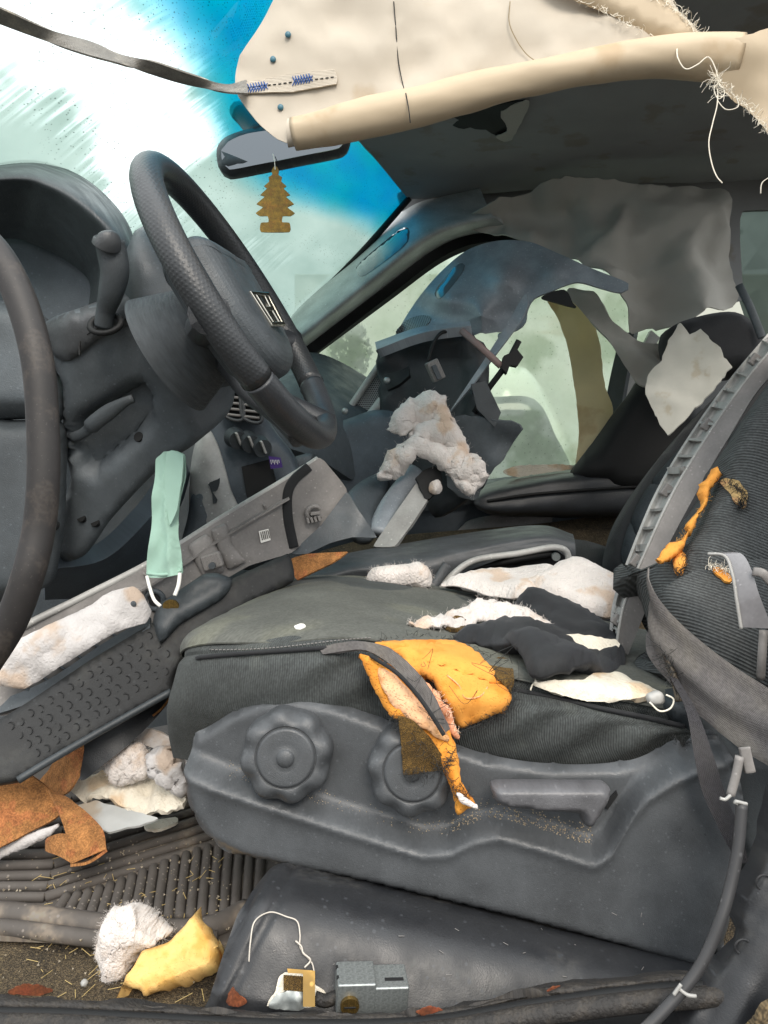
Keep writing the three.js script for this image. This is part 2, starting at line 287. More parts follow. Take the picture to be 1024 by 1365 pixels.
const waddC = tex(256, (u, v) => { const n = vf(u, v, 6, 151, 6), k = sst(0.52, 0.75, vf(u, v, 4, 153, 5)); const b = 0.95 + 0.12 * (n - 0.5); return [b - 0.06 * k, b - 0.13 * k, b - 0.2 * k]; }, true, 0.14);
const carpetC = tex(512, (u, v) => { const n = vf(u, v, 8, 161, 5), f = vf(u, v, 220, 163, 1), s = speck(u, v, 60, 165, 0.35); const b = 0.6 + 0.4 * (n - 0.5) + 0.5 * (f - 0.5); return [b + 0.3 * s, b * 0.95 + 0.28 * s, b * 0.85 + 0.2 * s]; }, true, 0.3);
const carpetB = tex(256, (u, v) => vf(u, v, 64, 171, 2), false, 0.06);
const beltB = tex(64, (u, v) => 0.5 + 0.5 * Math.sin(v * 16 * Math.PI + 6 * Math.abs(((u * 8) % 1) - 0.5)), false, 0.012);
const dimpleB = tex(128, (u, v) => { const x = (u * 12) % 1 - 0.5, y = (v * 12 + (Math.floor(u * 12) % 2) * 0.5) % 1 - 0.5; return sst(0.16, 0.38, Math.hypot(x, y)); }, false, 0.052);
const perfC = tex(128, (u, v) => { const y = v * 8, x = u * 8 + (Math.floor(y) % 2) * 0.5; const d = Math.hypot(x % 1 - 0.5, y % 1 - 0.5); return 0.06 + 0.94 * sst(0.28, 0.36, d); }, true, 0.034);

const std = (color, o = {}) => new THREE.MeshPhysicalMaterial({ color, roughness: 0.6, ...o });
const M = {
  plastic: std('#505356', { map: dustC, bumpMap: grainB, bumpScale: 0.0003, roughness: 0.8, roughnessMap: scuffR }),
  trimSide: std('#54575a', { map: rep(dustC, 0.22), bumpMap: rep(grainB, 0.03), bumpScale: 0.00022, roughness: 0.64, roughnessMap: scuffR }),
  dark: std('#3c4246', { map: dustC, bumpMap: grainB, bumpScale: 0.0002, roughness: 0.5 }),
  black: std('#0c0e10', { map: dustC, roughness: 0.7 }),
  navy: std('#57616a', { map: dustC, bumpMap: grainB, bumpScale: 0.0002, roughness: 0.5 }),
  dash: std('#5b6267', { map: dustC, bumpMap: grainB, bumpScale: 0.0003, roughness: 0.85, roughnessMap: scuffR }),
  shroud: std('#4a5054', { map: dustC, bumpMap: grainB, bumpScale: 0.0003, roughness: 0.85, roughnessMap: scuffR }),
  grey: std('#95918e', { map: dustC, bumpMap: grainB, bumpScale: 0.0001, roughness: 0.5 }),
  lightGrey: std('#bdbcb8', { map: dustC, roughness: 0.5 }),
  sill: std('#2b2d2f', { map: dirtyC, bumpMap: grainB, bumpScale: 0.0003, roughness: 0.68 }),
  sillDark: std('#37393d', { map: rep(dirtyC, 0.3), bumpMap: grainB, bumpScale: 0.00012, roughness: 0.75, roughnessMap: scuffR }),
  rubber: std('#34312f', { map: rep(dirtyC, 0.09), bumpMap: fuzzB, bumpScale: 0.0012, roughness: 0.7 }),
  seal: std('#34302f', { map: rep(dirtyC, 0.12), roughness: 0.55 }),
  mat: std('#77706a', { map: dirtyC, roughness: 0.75 }),
  carpet: std('#857a68', { map: carpetC, bumpMap: carpetB, bumpScale: 0.004, roughness: 1 }),
  fabric: std('#5b605f', { map: twillC, bumpMap: twillB, bumpScale: 0.0008, roughness: 0.85, sheen: 0.3, sheenColor: new THREE.Color('#8a9090') }),
  ribFabric: std('#6a6e6e', { map: ribC, bumpMap: rep(twillB, 0.052), bumpScale: 0.0008, roughness: 0.8 }),
  topFabric: std('#7f817a', { map: smoothFabC, bumpMap: weaveB, bumpScale: 0.0004, roughness: 0.9 }),
  headliner: std('#9d9e9e', { map: creamC, bumpMap: weaveB, bumpScale: 0.0004, roughness: 0.95 }),
  drape: std('#b2afa7', { bumpMap: weaveB, bumpScale: 0.0004, roughness: 0.95, side: THREE.DoubleSide }),
  cream: std('#c8beae', { map: creamC, bumpMap: weaveB, bumpScale: 0.00015, roughness: 0.75 }),
  creamRoll: std('#cfbc9f', { map: creamC, bumpMap: weaveB, bumpScale: 0.00015, roughness: 0.6 }),
  beige: std('#f2e6c4', { transmission: 0.5, thickness: 0, map: creamC, bumpMap: weaveB, bumpScale: 0.0002, roughness: 1 }),
  wadding: std('#e4dcd6', { map: waddC, bumpMap: fuzzB, bumpScale: 0.0022, roughness: 1, sheen: 0.4, sheenColor: new THREE.Color('#ffffff') }),
  paper: std('#cbc7c5', { map: waddC, bumpMap: fuzzB, bumpScale: 0.001, roughness: 0.85 }),
  board: std('#e4dccb', { map: waddC, bumpMap: fuzzB, bumpScale: 0.0015, roughness: 0.9 }),
  foam: std('#dfa54e', { map: foamC, bumpMap: foamB, bumpScale: 0.0005, roughness: 0.95 }),
  foamPale: std('#e8b487', { map: foamC, bumpMap: foamB, bumpScale: 0.001, roughness: 0.95 }),
  yellowFoam: std('#ecd08a', { map: foamC, bumpMap: foamB, bumpScale: 0.0005, roughness: 0.95 }),
  velcro: std('#9a7d44', { map: rep(carpetC, 0.11), bumpMap: rep(carpetB, 0.03), bumpScale: 0.002, roughness: 1 }),
  felt: std('#b9804f', { map: feltC, bumpMap: fuzzB, bumpScale: 0.0012, roughness: 1 }),
  blackHide: std('#1d2024', { map: dustC, bumpMap: grainB, bumpScale: 0.0003, roughness: 0.5 }),
  blackCloth: std('#222428', { map: smoothFabC, bumpMap: weaveB, bumpScale: 0.0003, roughness: 0.8, sheen: 0.5, sheenColor: new THREE.Color('#8a8c92') }),
  belt: std('#8e8988', { map: smoothFabC, bumpMap: beltB, bumpScale: 0.0006, roughness: 0.7 }),
  strap: std('#e6e0d4', { transmission: 0.3, thickness: 0, map: rep(twillC, 0.1), bumpMap: beltB, bumpScale: 0.001, roughness: 0.8 }),
  leather: std('#3a3d40', { map: dustC, bumpMap: dimpleB, bumpScale: 0.00018, roughness: 0.42 }),
  leatherPlain: std('#393c40', { map: dustC, bumpMap: grainB, bumpScale: 0.0003, roughness: 0.4 }),
  chrome: std('#d0ccc0', { metalness: 1, roughness: 0.2 }),
  zinc: std('#a9afae', { map: dustC, metalness: 0.7, roughness: 0.42 }),
  brass: std('#8d7442', { map: dirtyC, metalness: 0.8, roughness: 0.45 }),
  rust: std('#7d4429', { map: feltC, roughness: 1 }),
  mint: std('#9abbac', { bumpMap: weaveB, bumpScale: 0.0003, roughness: 0.9 }),
  white: std('#e8e6e0', { roughness: 0.7 }),
  thread: std('#e6dfcf', { roughness: 0.9 }), darkThread: std('#2b2c2c', { roughness: 0.9 }),
  steelWire: std('#b9b2a8', { metalness: 0.4, roughness: 0.5 }),
  mirror: std('#7b8186', { metalness: 1, roughness: 0.03 }),
  gloss: std('#5f6d74', { roughness: 0.08, clearcoat: 1, clearcoatRoughness: 0.04 }),
  pillar: std('#c4c8c6', { map: dustC, bumpMap: grainB, bumpScale: 0.0001, roughness: 0.42 }),
  blueTrim: std('#a4abb2', { map: dustC, bumpMap: grainB, bumpScale: 0.0001, roughness: 0.38 }),
  perf: std('#8f9494', { map: perfC, roughness: 0.5 }),
  gold: std('#a07c22', { map: rep(feltC, 0.05), roughness: 0.6, metalness: 0.2 }),
  purple: std('#3e1f70', { roughness: 0.5 }),
  clearGrey: std('#8b8a8d', { roughness: 0.18, clearcoat: 0.6, map: dustC }),
  wall: std('#c2c5ba', { map: creamC, roughness: 1 }), asphalt: std('#56585a', { map: carpetC, roughness: 1 }),
  carPaint: std('#c7c9bd', { roughness: 0.3, clearcoat: 0.6 }),
  darkGlass: std('#14191a', { roughness: 0.12 }),
  leaf: std('#3c4a2c', { roughness: 0.9 }),
};
// ---------------------------------------------------------------- outside
{
  const g = new THREE.PlaneGeometry(80, 80).rotateX(-Math.PI / 2); for (let i = 0; i < g.attributes.uv.count; i++) g.attributes.uv.setXY(i, g.attributes.uv.getX(i) * 80, g.attributes.uv.getY(i) * 80);
  const m = add('ground', g, M.asphalt); m.position.set(0, -0.42, 0); struct(m, 'grey asphalt yard under the car');
  const w = add('yard_wall', box(9, 2.4, 0.2, 0.01), M.wall); w.position.set(3.75, 0.78, -6.6); tag(w, 'pale rendered yard wall beyond the misted passenger window', 'wall');
  const c = thing('parked_car', 'pale parked car seen through the passenger window', 'car');
  sheet('body', [[560, 640], [585, 540], [610, 500], [640, 478], [680, 482], [715, 505], [745, 560], [768, 640], [790, 760], [540, 760]], { d: 3.5, puff: 0.35, pw: 90, step: 14, t: 0.3 }, M.carPaint, c);
  sheet('window', [[610, 532], [660, 529], [712, 532], [738, 575], [752, 640], [590, 640]], { d: 3.06, puff: 0.02, pw: 14, step: 12, t: 0.01 }, M.darkGlass, c);
  const t = thing('shrub', 'dark leafy shrub outside beside the pale wall', 'shrub');
  tube('stem', [[470, 660, 5], [468, 520, 5], [474, 430, 5]], 0.03, M.leaf, t);
  const gs = []; for (let i = 0; i < 500; i++) { const a = rs(0, 6.28), b = Math.sqrt(rnd()), q = P(468 + b * 26 * Math.cos(a), 468 + b * 42 * Math.sin(a) + (rnd() > 0.8 ? 45 : 0), rs(4.8, 5.2)); gs.push(place(new THREE.CircleGeometry(0.03, 5).scale(1, 0.5, 1), q, rs(0, 6), rs(0, 6), rs(0, 6))); }
  stuff(add('crown', mergeGeometries(gs), M.leaf, t));
}
// ---------------------------------------------------------------- the car shell
struct(loft('headliner', [[[330, -262, .82], [700, -262, .82], [1100, -262, .82], [1500, -262, .82]], [[440, 126, 1.38], [760, 120, 1.38], [1000, 118, 1.38], [1250, 118, 1.38]], [[545, 266, 1.92], [780, 248, 1.92], [960, 242, 1.92], [1150, 240, 1.92]]], { t: 0.04, nu: 30, nv: 24, amp: 0.006, fr: 7 }, M.headliner), 'dark grey fabric headliner under the roof');
{ const h = scene.children.find(o => o.name === 'headliner'), D = on(h, 0.004, 1.5); sheet('dark_hole_sheet', [[598, 150], [700, 134], [690, 160], [676, 184], [660, 180], [640, 172], [600, 168]], { d: D, step: 8, t: 0.003, jag: 3, amp: 0.006, fr: 14 }, M.black, h); sheet('torn_lining', [[668, 150], [704, 134], [700, 152], [688, 176], [676, 188], [660, 182], [676, 174]], { d: (x, y) => D(x, y) - 0.008, step: 6, t: 0.002, jag: 2, amp: 0.006, fr: 20 }, M.drape, h); }  // black sheet laid on the headliner as the dark hole of the tear
struct(loft('roof_skin', [[[320, -340, .8], [700, -345, .8], [1500, -345, .8]], [[430, 96, 1.4], [760, 86, 1.4], [1300, 86, 1.4]], [[540, 246, 1.97], [780, 226, 1.97], [1200, 220, 1.97]]], { t: 0.01, nu: 12, nv: 12 }, M.dark), 'painted roof skin above the headliner');
{ // floor pan, rear bulkhead, footwell wall, door bottom
  const fl = add('floor_carpet', sheetGeo([[-500, 1420], [-260, 1200], [-140, 1010], [100, 930], [900, 930], [1200, 1100], [1300, 1420]], { d: (x, y) => onY(x, y, 0), step: 40, t: 0.02, amp: 0.004, fr: 20, smooth: 0 }), M.carpet); struct(fl, 'dirty brown floor carpet strewn with debris');
  const bw = V(1.45, 0.2, -1.3), rb = add('rear_bulkhead', box(0.06, 0.75, 1.5, 0.01), M.headliner); rb.position.copy(bw); struct(rb, 'dark rear of the cabin behind the seats');
}
struct(sheet('footwell_wall', [[-300, 430, 1.45], [150, 430, 1.5], [330, 520, 1.62], [380, 700, 1.6], [400, 800, 1.5], [250, 960, 1.4], [-200, 960, 1.35], [-420, 700, 1.35]], { step: 40, t: 0.02, amp: 0.01, fr: 6 }, M.shroud), 'dark footwell wall under the dashboard');  // firewall lining in the dark column shroud material
struct(sheet('cabin_floor_far', [[380, 760, 1.75], [700, 700, 1.9], [1100, 690, 1.9], [1150, 1000, 1.25], [380, 1000, 1.3]], { step: 50, t: 0.02, amp: 0.006, fr: 8 }, M.carpet), 'floor carpet round the passenger seat');

// windscreen
{
  const N = 896, a = new Uint8Array(N * N * 4), b = new Uint8Array(N * N * 4);
  for (let j = 0; j < N; j++) for (let i = 0; i < N; i++) {
    const u = i / N, v = j / N;                                       // u: 0 passenger side .. 1 driver side, v: 0 cowl .. 1 roof
    const edge = 0.64 + 0.17 * sst(0.5, 0.0, u) + 0.07 * sst(0.5, 0.8, u), band = sst(edge - 0.07, edge + 0.09, v + 0.035 * (vf(u, v, 8, 5, 3) - 0.5) + 0.02 * Math.sin(u * 6));
    // water run down the glass: streaks follow v, with lengths cut by coarse noise
    const uu = u + 0.01 * (vf(u, v, 6, 15, 3) - 0.5), st = vn(uu * 330 + 9 * v, v * 5, 1024, 17), st2 = vn(uu * 140 + 5 * v, v * 3.5, 1024, 19);
    const blob = vf(u, v, 5, 23, 5) + 0.36 * sst(0.5, 0.74, u) * sst(0.22, 0.46, v) - 0.14, zone = sst(0.38, 0.6, blob) * (1 - band), open = sst(0.56, 0.76, blob + 0.05 * (st - 0.5));
    const clear = clamp((sst(0.5, 0.8, st) * 0.4 + 0.45 * sst(0.55, 0.85, st2)) * zone + open);
    const film = vf(u, v, 10, 29, 6);
    const drop = Math.max(speck(u, v, 190, 33, 0.26) * sst(0.35, 0.6, vf(u, v, 6, 35, 3)), speck(u, v, 260, 37, 0.3) * band * 0.7);
    let r = 0.585 + 0.16 * (film - 0.5), g = 0.665 + 0.14 * (film - 0.5), bl = 0.63 + 0.14 * (film - 0.5);
    const cr_ = lerp(0.82, 0.97, open), cg = lerp(0.9, 1.0, open), cb = lerp(0.87, 0.99, open); r = lerp(r, cr_, clear); g = lerp(g, cg, clear); bl = lerp(bl, cb, clear);
    const bt = [0.0, 0.50 + 0.12 * (vf(u, v, 12, 39, 5) - 0.5), 0.62 + 0.1 * (film - 0.5)];
    r = lerp(r, bt[0], band); g = lerp(g, bt[1], band); bl = lerp(bl, bt[2], band);
    const k = 1 - 0.6 * drop; const q = (j * N + i) * 4;
    a[q] = clamp(r * k) * 255; a[q + 1] = clamp(g * k) * 255; a[q + 2] = clamp(bl * k) * 255; a[q + 3] = 255;
    const ro = clamp(0.78 - 0.56 * clear - 0.35 * band - 0.4 * drop) * 255; b[q] = b[q + 1] = b[q + 2] = ro; b[q + 3] = 255;
  }
  const mk = (d, c) => { const t = new THREE.DataTexture(d, N, N); t.magFilter = THREE.LinearFilter; t.wrapS = t.wrapT = THREE.ClampToEdgeWrapping; if (c) t.colorSpace = THREE.SRGBColorSpace; t.needsUpdate = true; return t; };
  const glass = std('#ffffff', { transmission: 1, thickness: 0, ior: 1.45, roughness: 1, map: mk(a, 1), roughnessMap: mk(b, 0), side: THREE.DoubleSide });
  const w = thing('windscreen', 'misted windscreen with water streaks and a blue sunshade band along its top', 'windscreen');
  loft('pane', [[[290, 520, 1.99], [400, 415, 1.97], [475, 342, 1.95], [546, 262, 1.92]], [[60, 470, 1.44], [200, 325, 1.43], [330, 208, 1.42], [446, 122, 1.40]], [[-440, 380, .8], [-200, 140, .83], [80, -70, .86], [340, -255, .82]]], { t: 0, nu: 24, nv: 24, unit: true }, glass, w);
  // uv: u along row (cowl->roof) and v along rows (far->near) are swapped for the texture
  const uv = w.children[0].geometry.attributes.uv; for (let i = 0; i < uv.count; i++) uv.setXY(i, uv.getY(i), uv.getX(i));
  tube('black_edge', [[546, 264, 1.91], [475, 344, 1.94], [400, 418, 1.96], [290, 524, 1.98]], 0.008, M.black, w);
}
// far windscreen pillar
{
  const p = thing('windscreen_pillar', 'pale grey plastic windscreen pillar trim on the passenger side', 'pillar');
  p.userData.kind = 'structure'; delete p.userData.category;
  const bd = loft('pillar_trim', [[[380, 428, 2.03], [405, 398, 2.0], [470, 340, 1.98], [540, 280, 1.95], [585, 262, 1.92], [640, 250, 1.88]], [[385, 432, 1.93], [406, 412, 1.90], [480, 354, 1.88], [550, 298, 1.86], [600, 284, 1.84], [650, 275, 1.84]], [[394, 450, 1.85], [412, 440, 1.83], [494, 376, 1.81], [566, 320, 1.80], [614, 300, 1.8], [660, 290, 1.8]], [[396, 470, 1.99], [416, 456, 1.97], [505, 388, 1.95], [580, 332, 1.92], [632, 312, 1.9], [690, 312, 1.9]]], { t: 0.01, nu: 50, nv: 20 }, M.pillar, p);
  sheet('airbag_badge', [[476, 362], [480, 350], [530, 308], [544, 304], [545, 314], [538, 328], [494, 362], [480, 368]], { d: on(bd, 0.003, 1.86), step: 6, t: 0.004, puff: 0.002, pw: 5 }, M.gloss, p);
  loft('window_seal', [[[392, 456, 1.985], [500, 378, 1.965], [574, 322, 1.945], [636, 300, 1.92], [720, 300, 1.92]], [[402, 486, 1.99], [512, 400, 1.95], [590, 342, 1.92], [650, 322, 1.9], [720, 322, 1.9]]], { t: 0.02, nu: 40, nv: 3 }, M.black, p);
}
// passenger door with its window
{
  const d = thing('passenger_door', 'dark passenger door with padded black armrest and misted side window', 'door');
  const glassT = tex(512, (u, v) => { const n = vf(u, v, 7, 201, 6), k = sst(0.5, 0.7, vf(u, v, 5, 203, 6)); const s = speck(u, v, 60, 207, 0.25) * 0.5; return [0.80 + 0.1 * (n - 0.5) - 0.13 * k - s * 0.4, 0.86 + 0.08 * (n - 0.5) - 0.12 * k - s * 0.4, 0.79 + 0.1 * (n - 0.5) - 0.14 * k - s * 0.4]; }, true, 0.5);
  const glassR = tex(256, (u, v) => 0.5 + 0.4 * vf(u, v, 6, 213, 5), false, 0.4);
  const g = std('#ffffff', { transmission: 1, thickness: 0, roughness: 1, map: glassT, roughnessMap: glassR, ior: 1.45 });
  add('window', new THREE.ShapeGeometry(new THREE.Shape([[396, 480], [500, 392], [590, 335], [680, 305], [840, 300], [900, 420], [960, 640], [700, 660], [440, 690], [396, 600]].map(q => { const p = P(q[0], q[1], 2.04); return new THREE.Vector2(p.x, p.y); }))), g, d).position.z = P(600, 450, 2.04).z;
  const arm = loft('armrest', [[[632, 655, 1.92], [650, 645, 1.98], [720, 630, 2.0], [800, 623, 2.0], [960, 612, 2.0]], [[632, 662, 1.84], [652, 652, 1.84], [720, 638, 1.84], [800, 630, 1.84], [960, 620, 1.84]], [[632, 668, 1.82], [650, 668, 1.81], [720, 658, 1.81], [800, 650, 1.81], [960, 640, 1.81]], [[634, 676, 1.83], [655, 684, 1.82], [720, 684, 1.82], [800, 684, 1.82], [960, 680, 1.82]], [[640, 680, 1.92], [665, 688, 1.94], [720, 690, 1.94], [800, 690, 1.94], [960, 688, 1.94]]], { t: 0.004, nu: 40, nv: 30, amp: 0.003, fr: 22 }, M.leatherPlain, d);
  tube('stitching', [[650, 664, 1.8], [700, 656, 1.795], [780, 649, 1.795], [860, 644, 1.795]].map(q => [q[0], q[1] + 4, q[2] + 0.006]), 0.004, M.black, arm, { n: 40, m: 6 });
  sheet('door_pocket_panel', [[560, 760], [610, 708], [640, 690], [735, 684], [690, 760]], { d: 1.93, t: 0.02, puff: 0.006, pw: 8 }, M.grey, d);
  sheet('door_card', [[330, 720], [560, 670], [735, 655], [980, 640], [1000, 900], [330, 900]], { d: 1.97, t: 0.03, step: 24 }, M.navy, d);
  loft('window_ledge', [[[420, 668, 2.02], [640, 640, 2.02], [760, 628, 2.02], [980, 612, 2.02]], [[420, 690, 1.93], [640, 655, 1.93], [760, 640, 1.93], [980, 622, 1.93]]], { t: 0.03, nu: 20, nv: 3 }, M.dash, d);
  // centre pillar of the far side
  loft('door_frame', [[[826, 448, 2.03], [810, 520, 2.03], [790, 640, 2.03]], [[846, 440, 2.0], [832, 520, 2.0], [812, 640, 2.0]]], { t: 0.02, nu: 12, nv: 2 }, M.dark, d);
  loft('window_bar', [[[868, 440, 2.02], [838, 500, 2.02], [822, 540, 2.02]], [[880, 450, 2.02], [850, 510, 2.02], [834, 552, 2.02]]], { t: 0.02, nu: 12, nv: 2 }, M.lightGrey, d);
}
{ // rear side window, dull
  const g = std('#6f7d76', { transmission: 0.9, thickness: 0, roughness: 0.75, map: creamC });
  const rw = add('rear_side_window', sheetGeo([[968, 272], [1120, 262], [1140, 460], [1010, 450], [985, 400], [970, 330]], { d: 2.02, t: 0, step: 30, smooth: 0.5 }), g);
  tag(rw, 'dull misted rear side window under the headliner edge', 'window');
  struct(sheet('far_side_wall', [[880, 620, 2.05], [900, 520, 2.05], [960, 460, 2.05], [1300, 460, 2.05], [1300, 700, 2.05], [880, 700, 2.05]], { t: 0.03, step: 40 }, M.dark), 'dark far side panel behind the passenger door');
  struct(sheet('roof_rail_far', [[530, 258, 1.96], [600, 228, 1.96], [780, 216, 1.96], [960, 214, 1.96], [1200, 214, 1.96], [1200, 276, 2.0], [990, 282, 2.0], [990, 400, 2.0], [900, 400, 2.0], [780, 345, 2.0], [660, 322, 1.98], [600, 300, 1.97], [548, 296, 1.97]], { t: 0.03, step: 24, smooth: 0.3 }, M.headliner), 'far roof rail under the headliner');
}
// ---------------------------------------------------------------- dashboard, column, steering wheel
{
  const h = thing('instrument_binnacle', 'dark hooded instrument binnacle behind the steering wheel', 'dashboard');
  loft('hood', [[[-90, 240, 1.12], [20, 214, 1.14], [80, 222, 1.14], [130, 250, 1.14], [172, 300, 1.12], [184, 360, 1.1], [176, 400, 1.08]], [[-90, 232, 1.02], [20, 222, 1.0], [72, 232, 1.0], [118, 256, 1.0], [158, 296, 1.0], [176, 335, .99], [170, 398, .98]], [[-90, 245, .95], [20, 236, .95], [66, 246, .95], [108, 270, .95], [146, 306, .95], [166, 340, .95], [160, 396, .95]], [[-90, 275, .985], [15, 258, .985], [55, 268, .985], [95, 290, .985], [130, 322, .985], [148, 350, .985], [146, 398, .985]], [[-90, 330, 1.08], [10, 318, 1.08], [45, 326, 1.08], [80, 342, 1.08], [108, 362, 1.08], [120, 380, 1.08], [118, 410, 1.08]]], { t: 0.004, nu: 50, nv: 40 }, M.shroud, h);
  sheet('gauge_panel', [[-120, 300], [20, 290], [70, 300], [130, 350], [150, 420], [60, 450], [-120, 450]], { d: 1.1, step: 20, t: 0.01 }, M.navy, h);
  const du = thing('dashboard_end', 'dark blue grey end of the dashboard by the door seal', 'dashboard');
  sheet('upper_end', [[-120, 400], [0, 400], [60, 425], [72, 480], [74, 556], [40, 556], [-120, 545]], { d: 1.0, puff: 0.03, pw: 30, t: 0.02 }, M.dash, du);
  sheet('lower_end', [[-120, 552], [20, 560], [76, 562], [80, 640], [72, 740], [40, 790], [-120, 800]], { d: 1.01, puff: 0.03, pw: 30, t: 0.02 }, M.shroud, du);
  const k = thing('lower_dash_panel', 'dark lower dashboard panel with recessed bonnet release lever', 'dashboard');
  const rec = [[92, 572], [100, 550], [175, 503], [196, 500], [212, 520], [214, 560], [190, 590], [130, 640], [105, 628], [92, 600]];
  const dP = (x, y) => { const q = (x - 195) * .93 - (y - 420) * .36; return .955 + .0005 * Math.max(0, y - 430) + .0013 * Math.max(0, q) * (q < 0 ? 0 : 1) - .012 * Math.exp(-((q / 26) ** 2)) + .0012 * Math.max(0, 96 - x); };
  const body = sheet('panel', [[58, 432], [130, 404], [185, 392], [230, 430], [300, 480], [310, 540], [262, 590], [215, 622], [150, 690], [110, 742], [66, 742], [76, 690], [94, 640], [84, 590], [84, 520], [70, 480]], { d: dP, step: 8, t: 0.01, puff: 0.008, pw: 9, bumpf: (x, y) => inside(x, y, rec) ? -0.024 * sst(0, 10, edgeDist(x, y, rec)) : 0 }, M.dash, k);
  const uppr = sheet('column_surround', [[60, 434], [130, 402], [186, 392], [196, 418], [140, 446], [92, 480], [70, 470]], { d: on(body, 0.004, .96), step: 9, t: 0.004, puff: 0.003, pw: 5 }, M.plastic, k);
  tube('seam', [[106, 474, .94], [107, 456, .94], [122, 442, .94], [134, 436, .94]].map(q => [q[0], q[1], on(uppr, -0.0005, .95)(q[0], q[1])]), 0.0012, M.black, k, { n: 20, m: 5 });
  tube('seam', [[158, 432], [172, 424], [186, 434], [196, 436]].map(q => [q[0], q[1], on(uppr, -0.0005, .95)(q[0], q[1])]), 0.0012, M.black, k, { n: 20, m: 5 });
  tube('release_lever', [[96, 584, 1.03], [112, 577, 1.02], [128, 562, 1.005], [150, 546, .995], [170, 534, .985], [178, 531, .985]], u => u < 0.3 ? 0.007 : 0.0105 - 0.005 * sst(0.6, 1, u), M.shroud, k, { flat: 0.6, n: 24 });
  for (const [x, y] of [[186, 583], [110, 690], [72, 700], [128, 696]]) add('screw_recess', place(new THREE.CylinderGeometry(0.007, 0.007, 0.006, 14), P(x, y, on(body, -0.0025, 1)(x, y)), Math.PI / 2 - 0.4, 0, 0.3), M.black, k);
  loft('knee_bar', [[[60, 760, 1.1], [140, 745, 1.16], [200, 690, 1.2], [232, 645, 1.22], [246, 612, 1.22]], [[60, 800, 1.2], [150, 790, 1.26], [214, 725, 1.3], [242, 672, 1.32], [254, 632, 1.32]]], { t: 0.03, nu: 30, nv: 6 }, M.navy, k);
}
{ // column stalk and shroud
  const s = thing('indicator_stalk', 'black indicator stalk rising from the steering column', 'stalk');
  tube('lever', [[138, 436, .93], [141, 415, .92], [148, 390, .905], [153, 362, .895], [150, 340, .89], [146, 322, .885]], u => u < 0.2 ? 0.011 : 0.011 + 0.006 * Math.sin((u - 0.2) * 2.4), M.shroud, s, { n: 30, m: 14, flat: 0.8 });
  tube('end_cap', [[142, 328, .88], [144, 318, .875], [143, 311, .875]], u => 0.0165 * Math.sqrt(1.02 - u * u * 0.75), M.plastic, s, { n: 12, m: 16 });
  add('boot', place(new THREE.TorusGeometry(0.017, 0.004, 8, 24).scale(1.1, 0.8, 1), P(141, 432, .925), -0.5, 0, 0.2), M.black, s);
  const c = thing('column_shroud', 'smooth dark steering column shroud behind the wheel', 'shroud');
  const b = sheet('shell', [[176, 372], [186, 338], [205, 308], [240, 322], [290, 390], [322, 448], [316, 486], [292, 512], [250, 506], [208, 478], [186, 430]], { d: (x, y) => lerp(1.0, .96, clamp((x - 170) / 150)), step: 10, t: 0.02, puff: 0.075, pw: 60, back: 0.8 }, M.shroud, c);
  add('screw_recess', place(new THREE.CylinderGeometry(0.011, 0.011, 0.006, 18), P(200, 416, on(b, -0.001, .95)(200, 416)), 1.3, 0, 0.6), M.black, c);
  add('screw_recess', place(new THREE.CylinderGeometry(0.005, 0.005, 0.005, 14), P(290, 470, on(b, -0.001, .93)(290, 470)), 1.3, 0, 0.3), M.black, c);
}
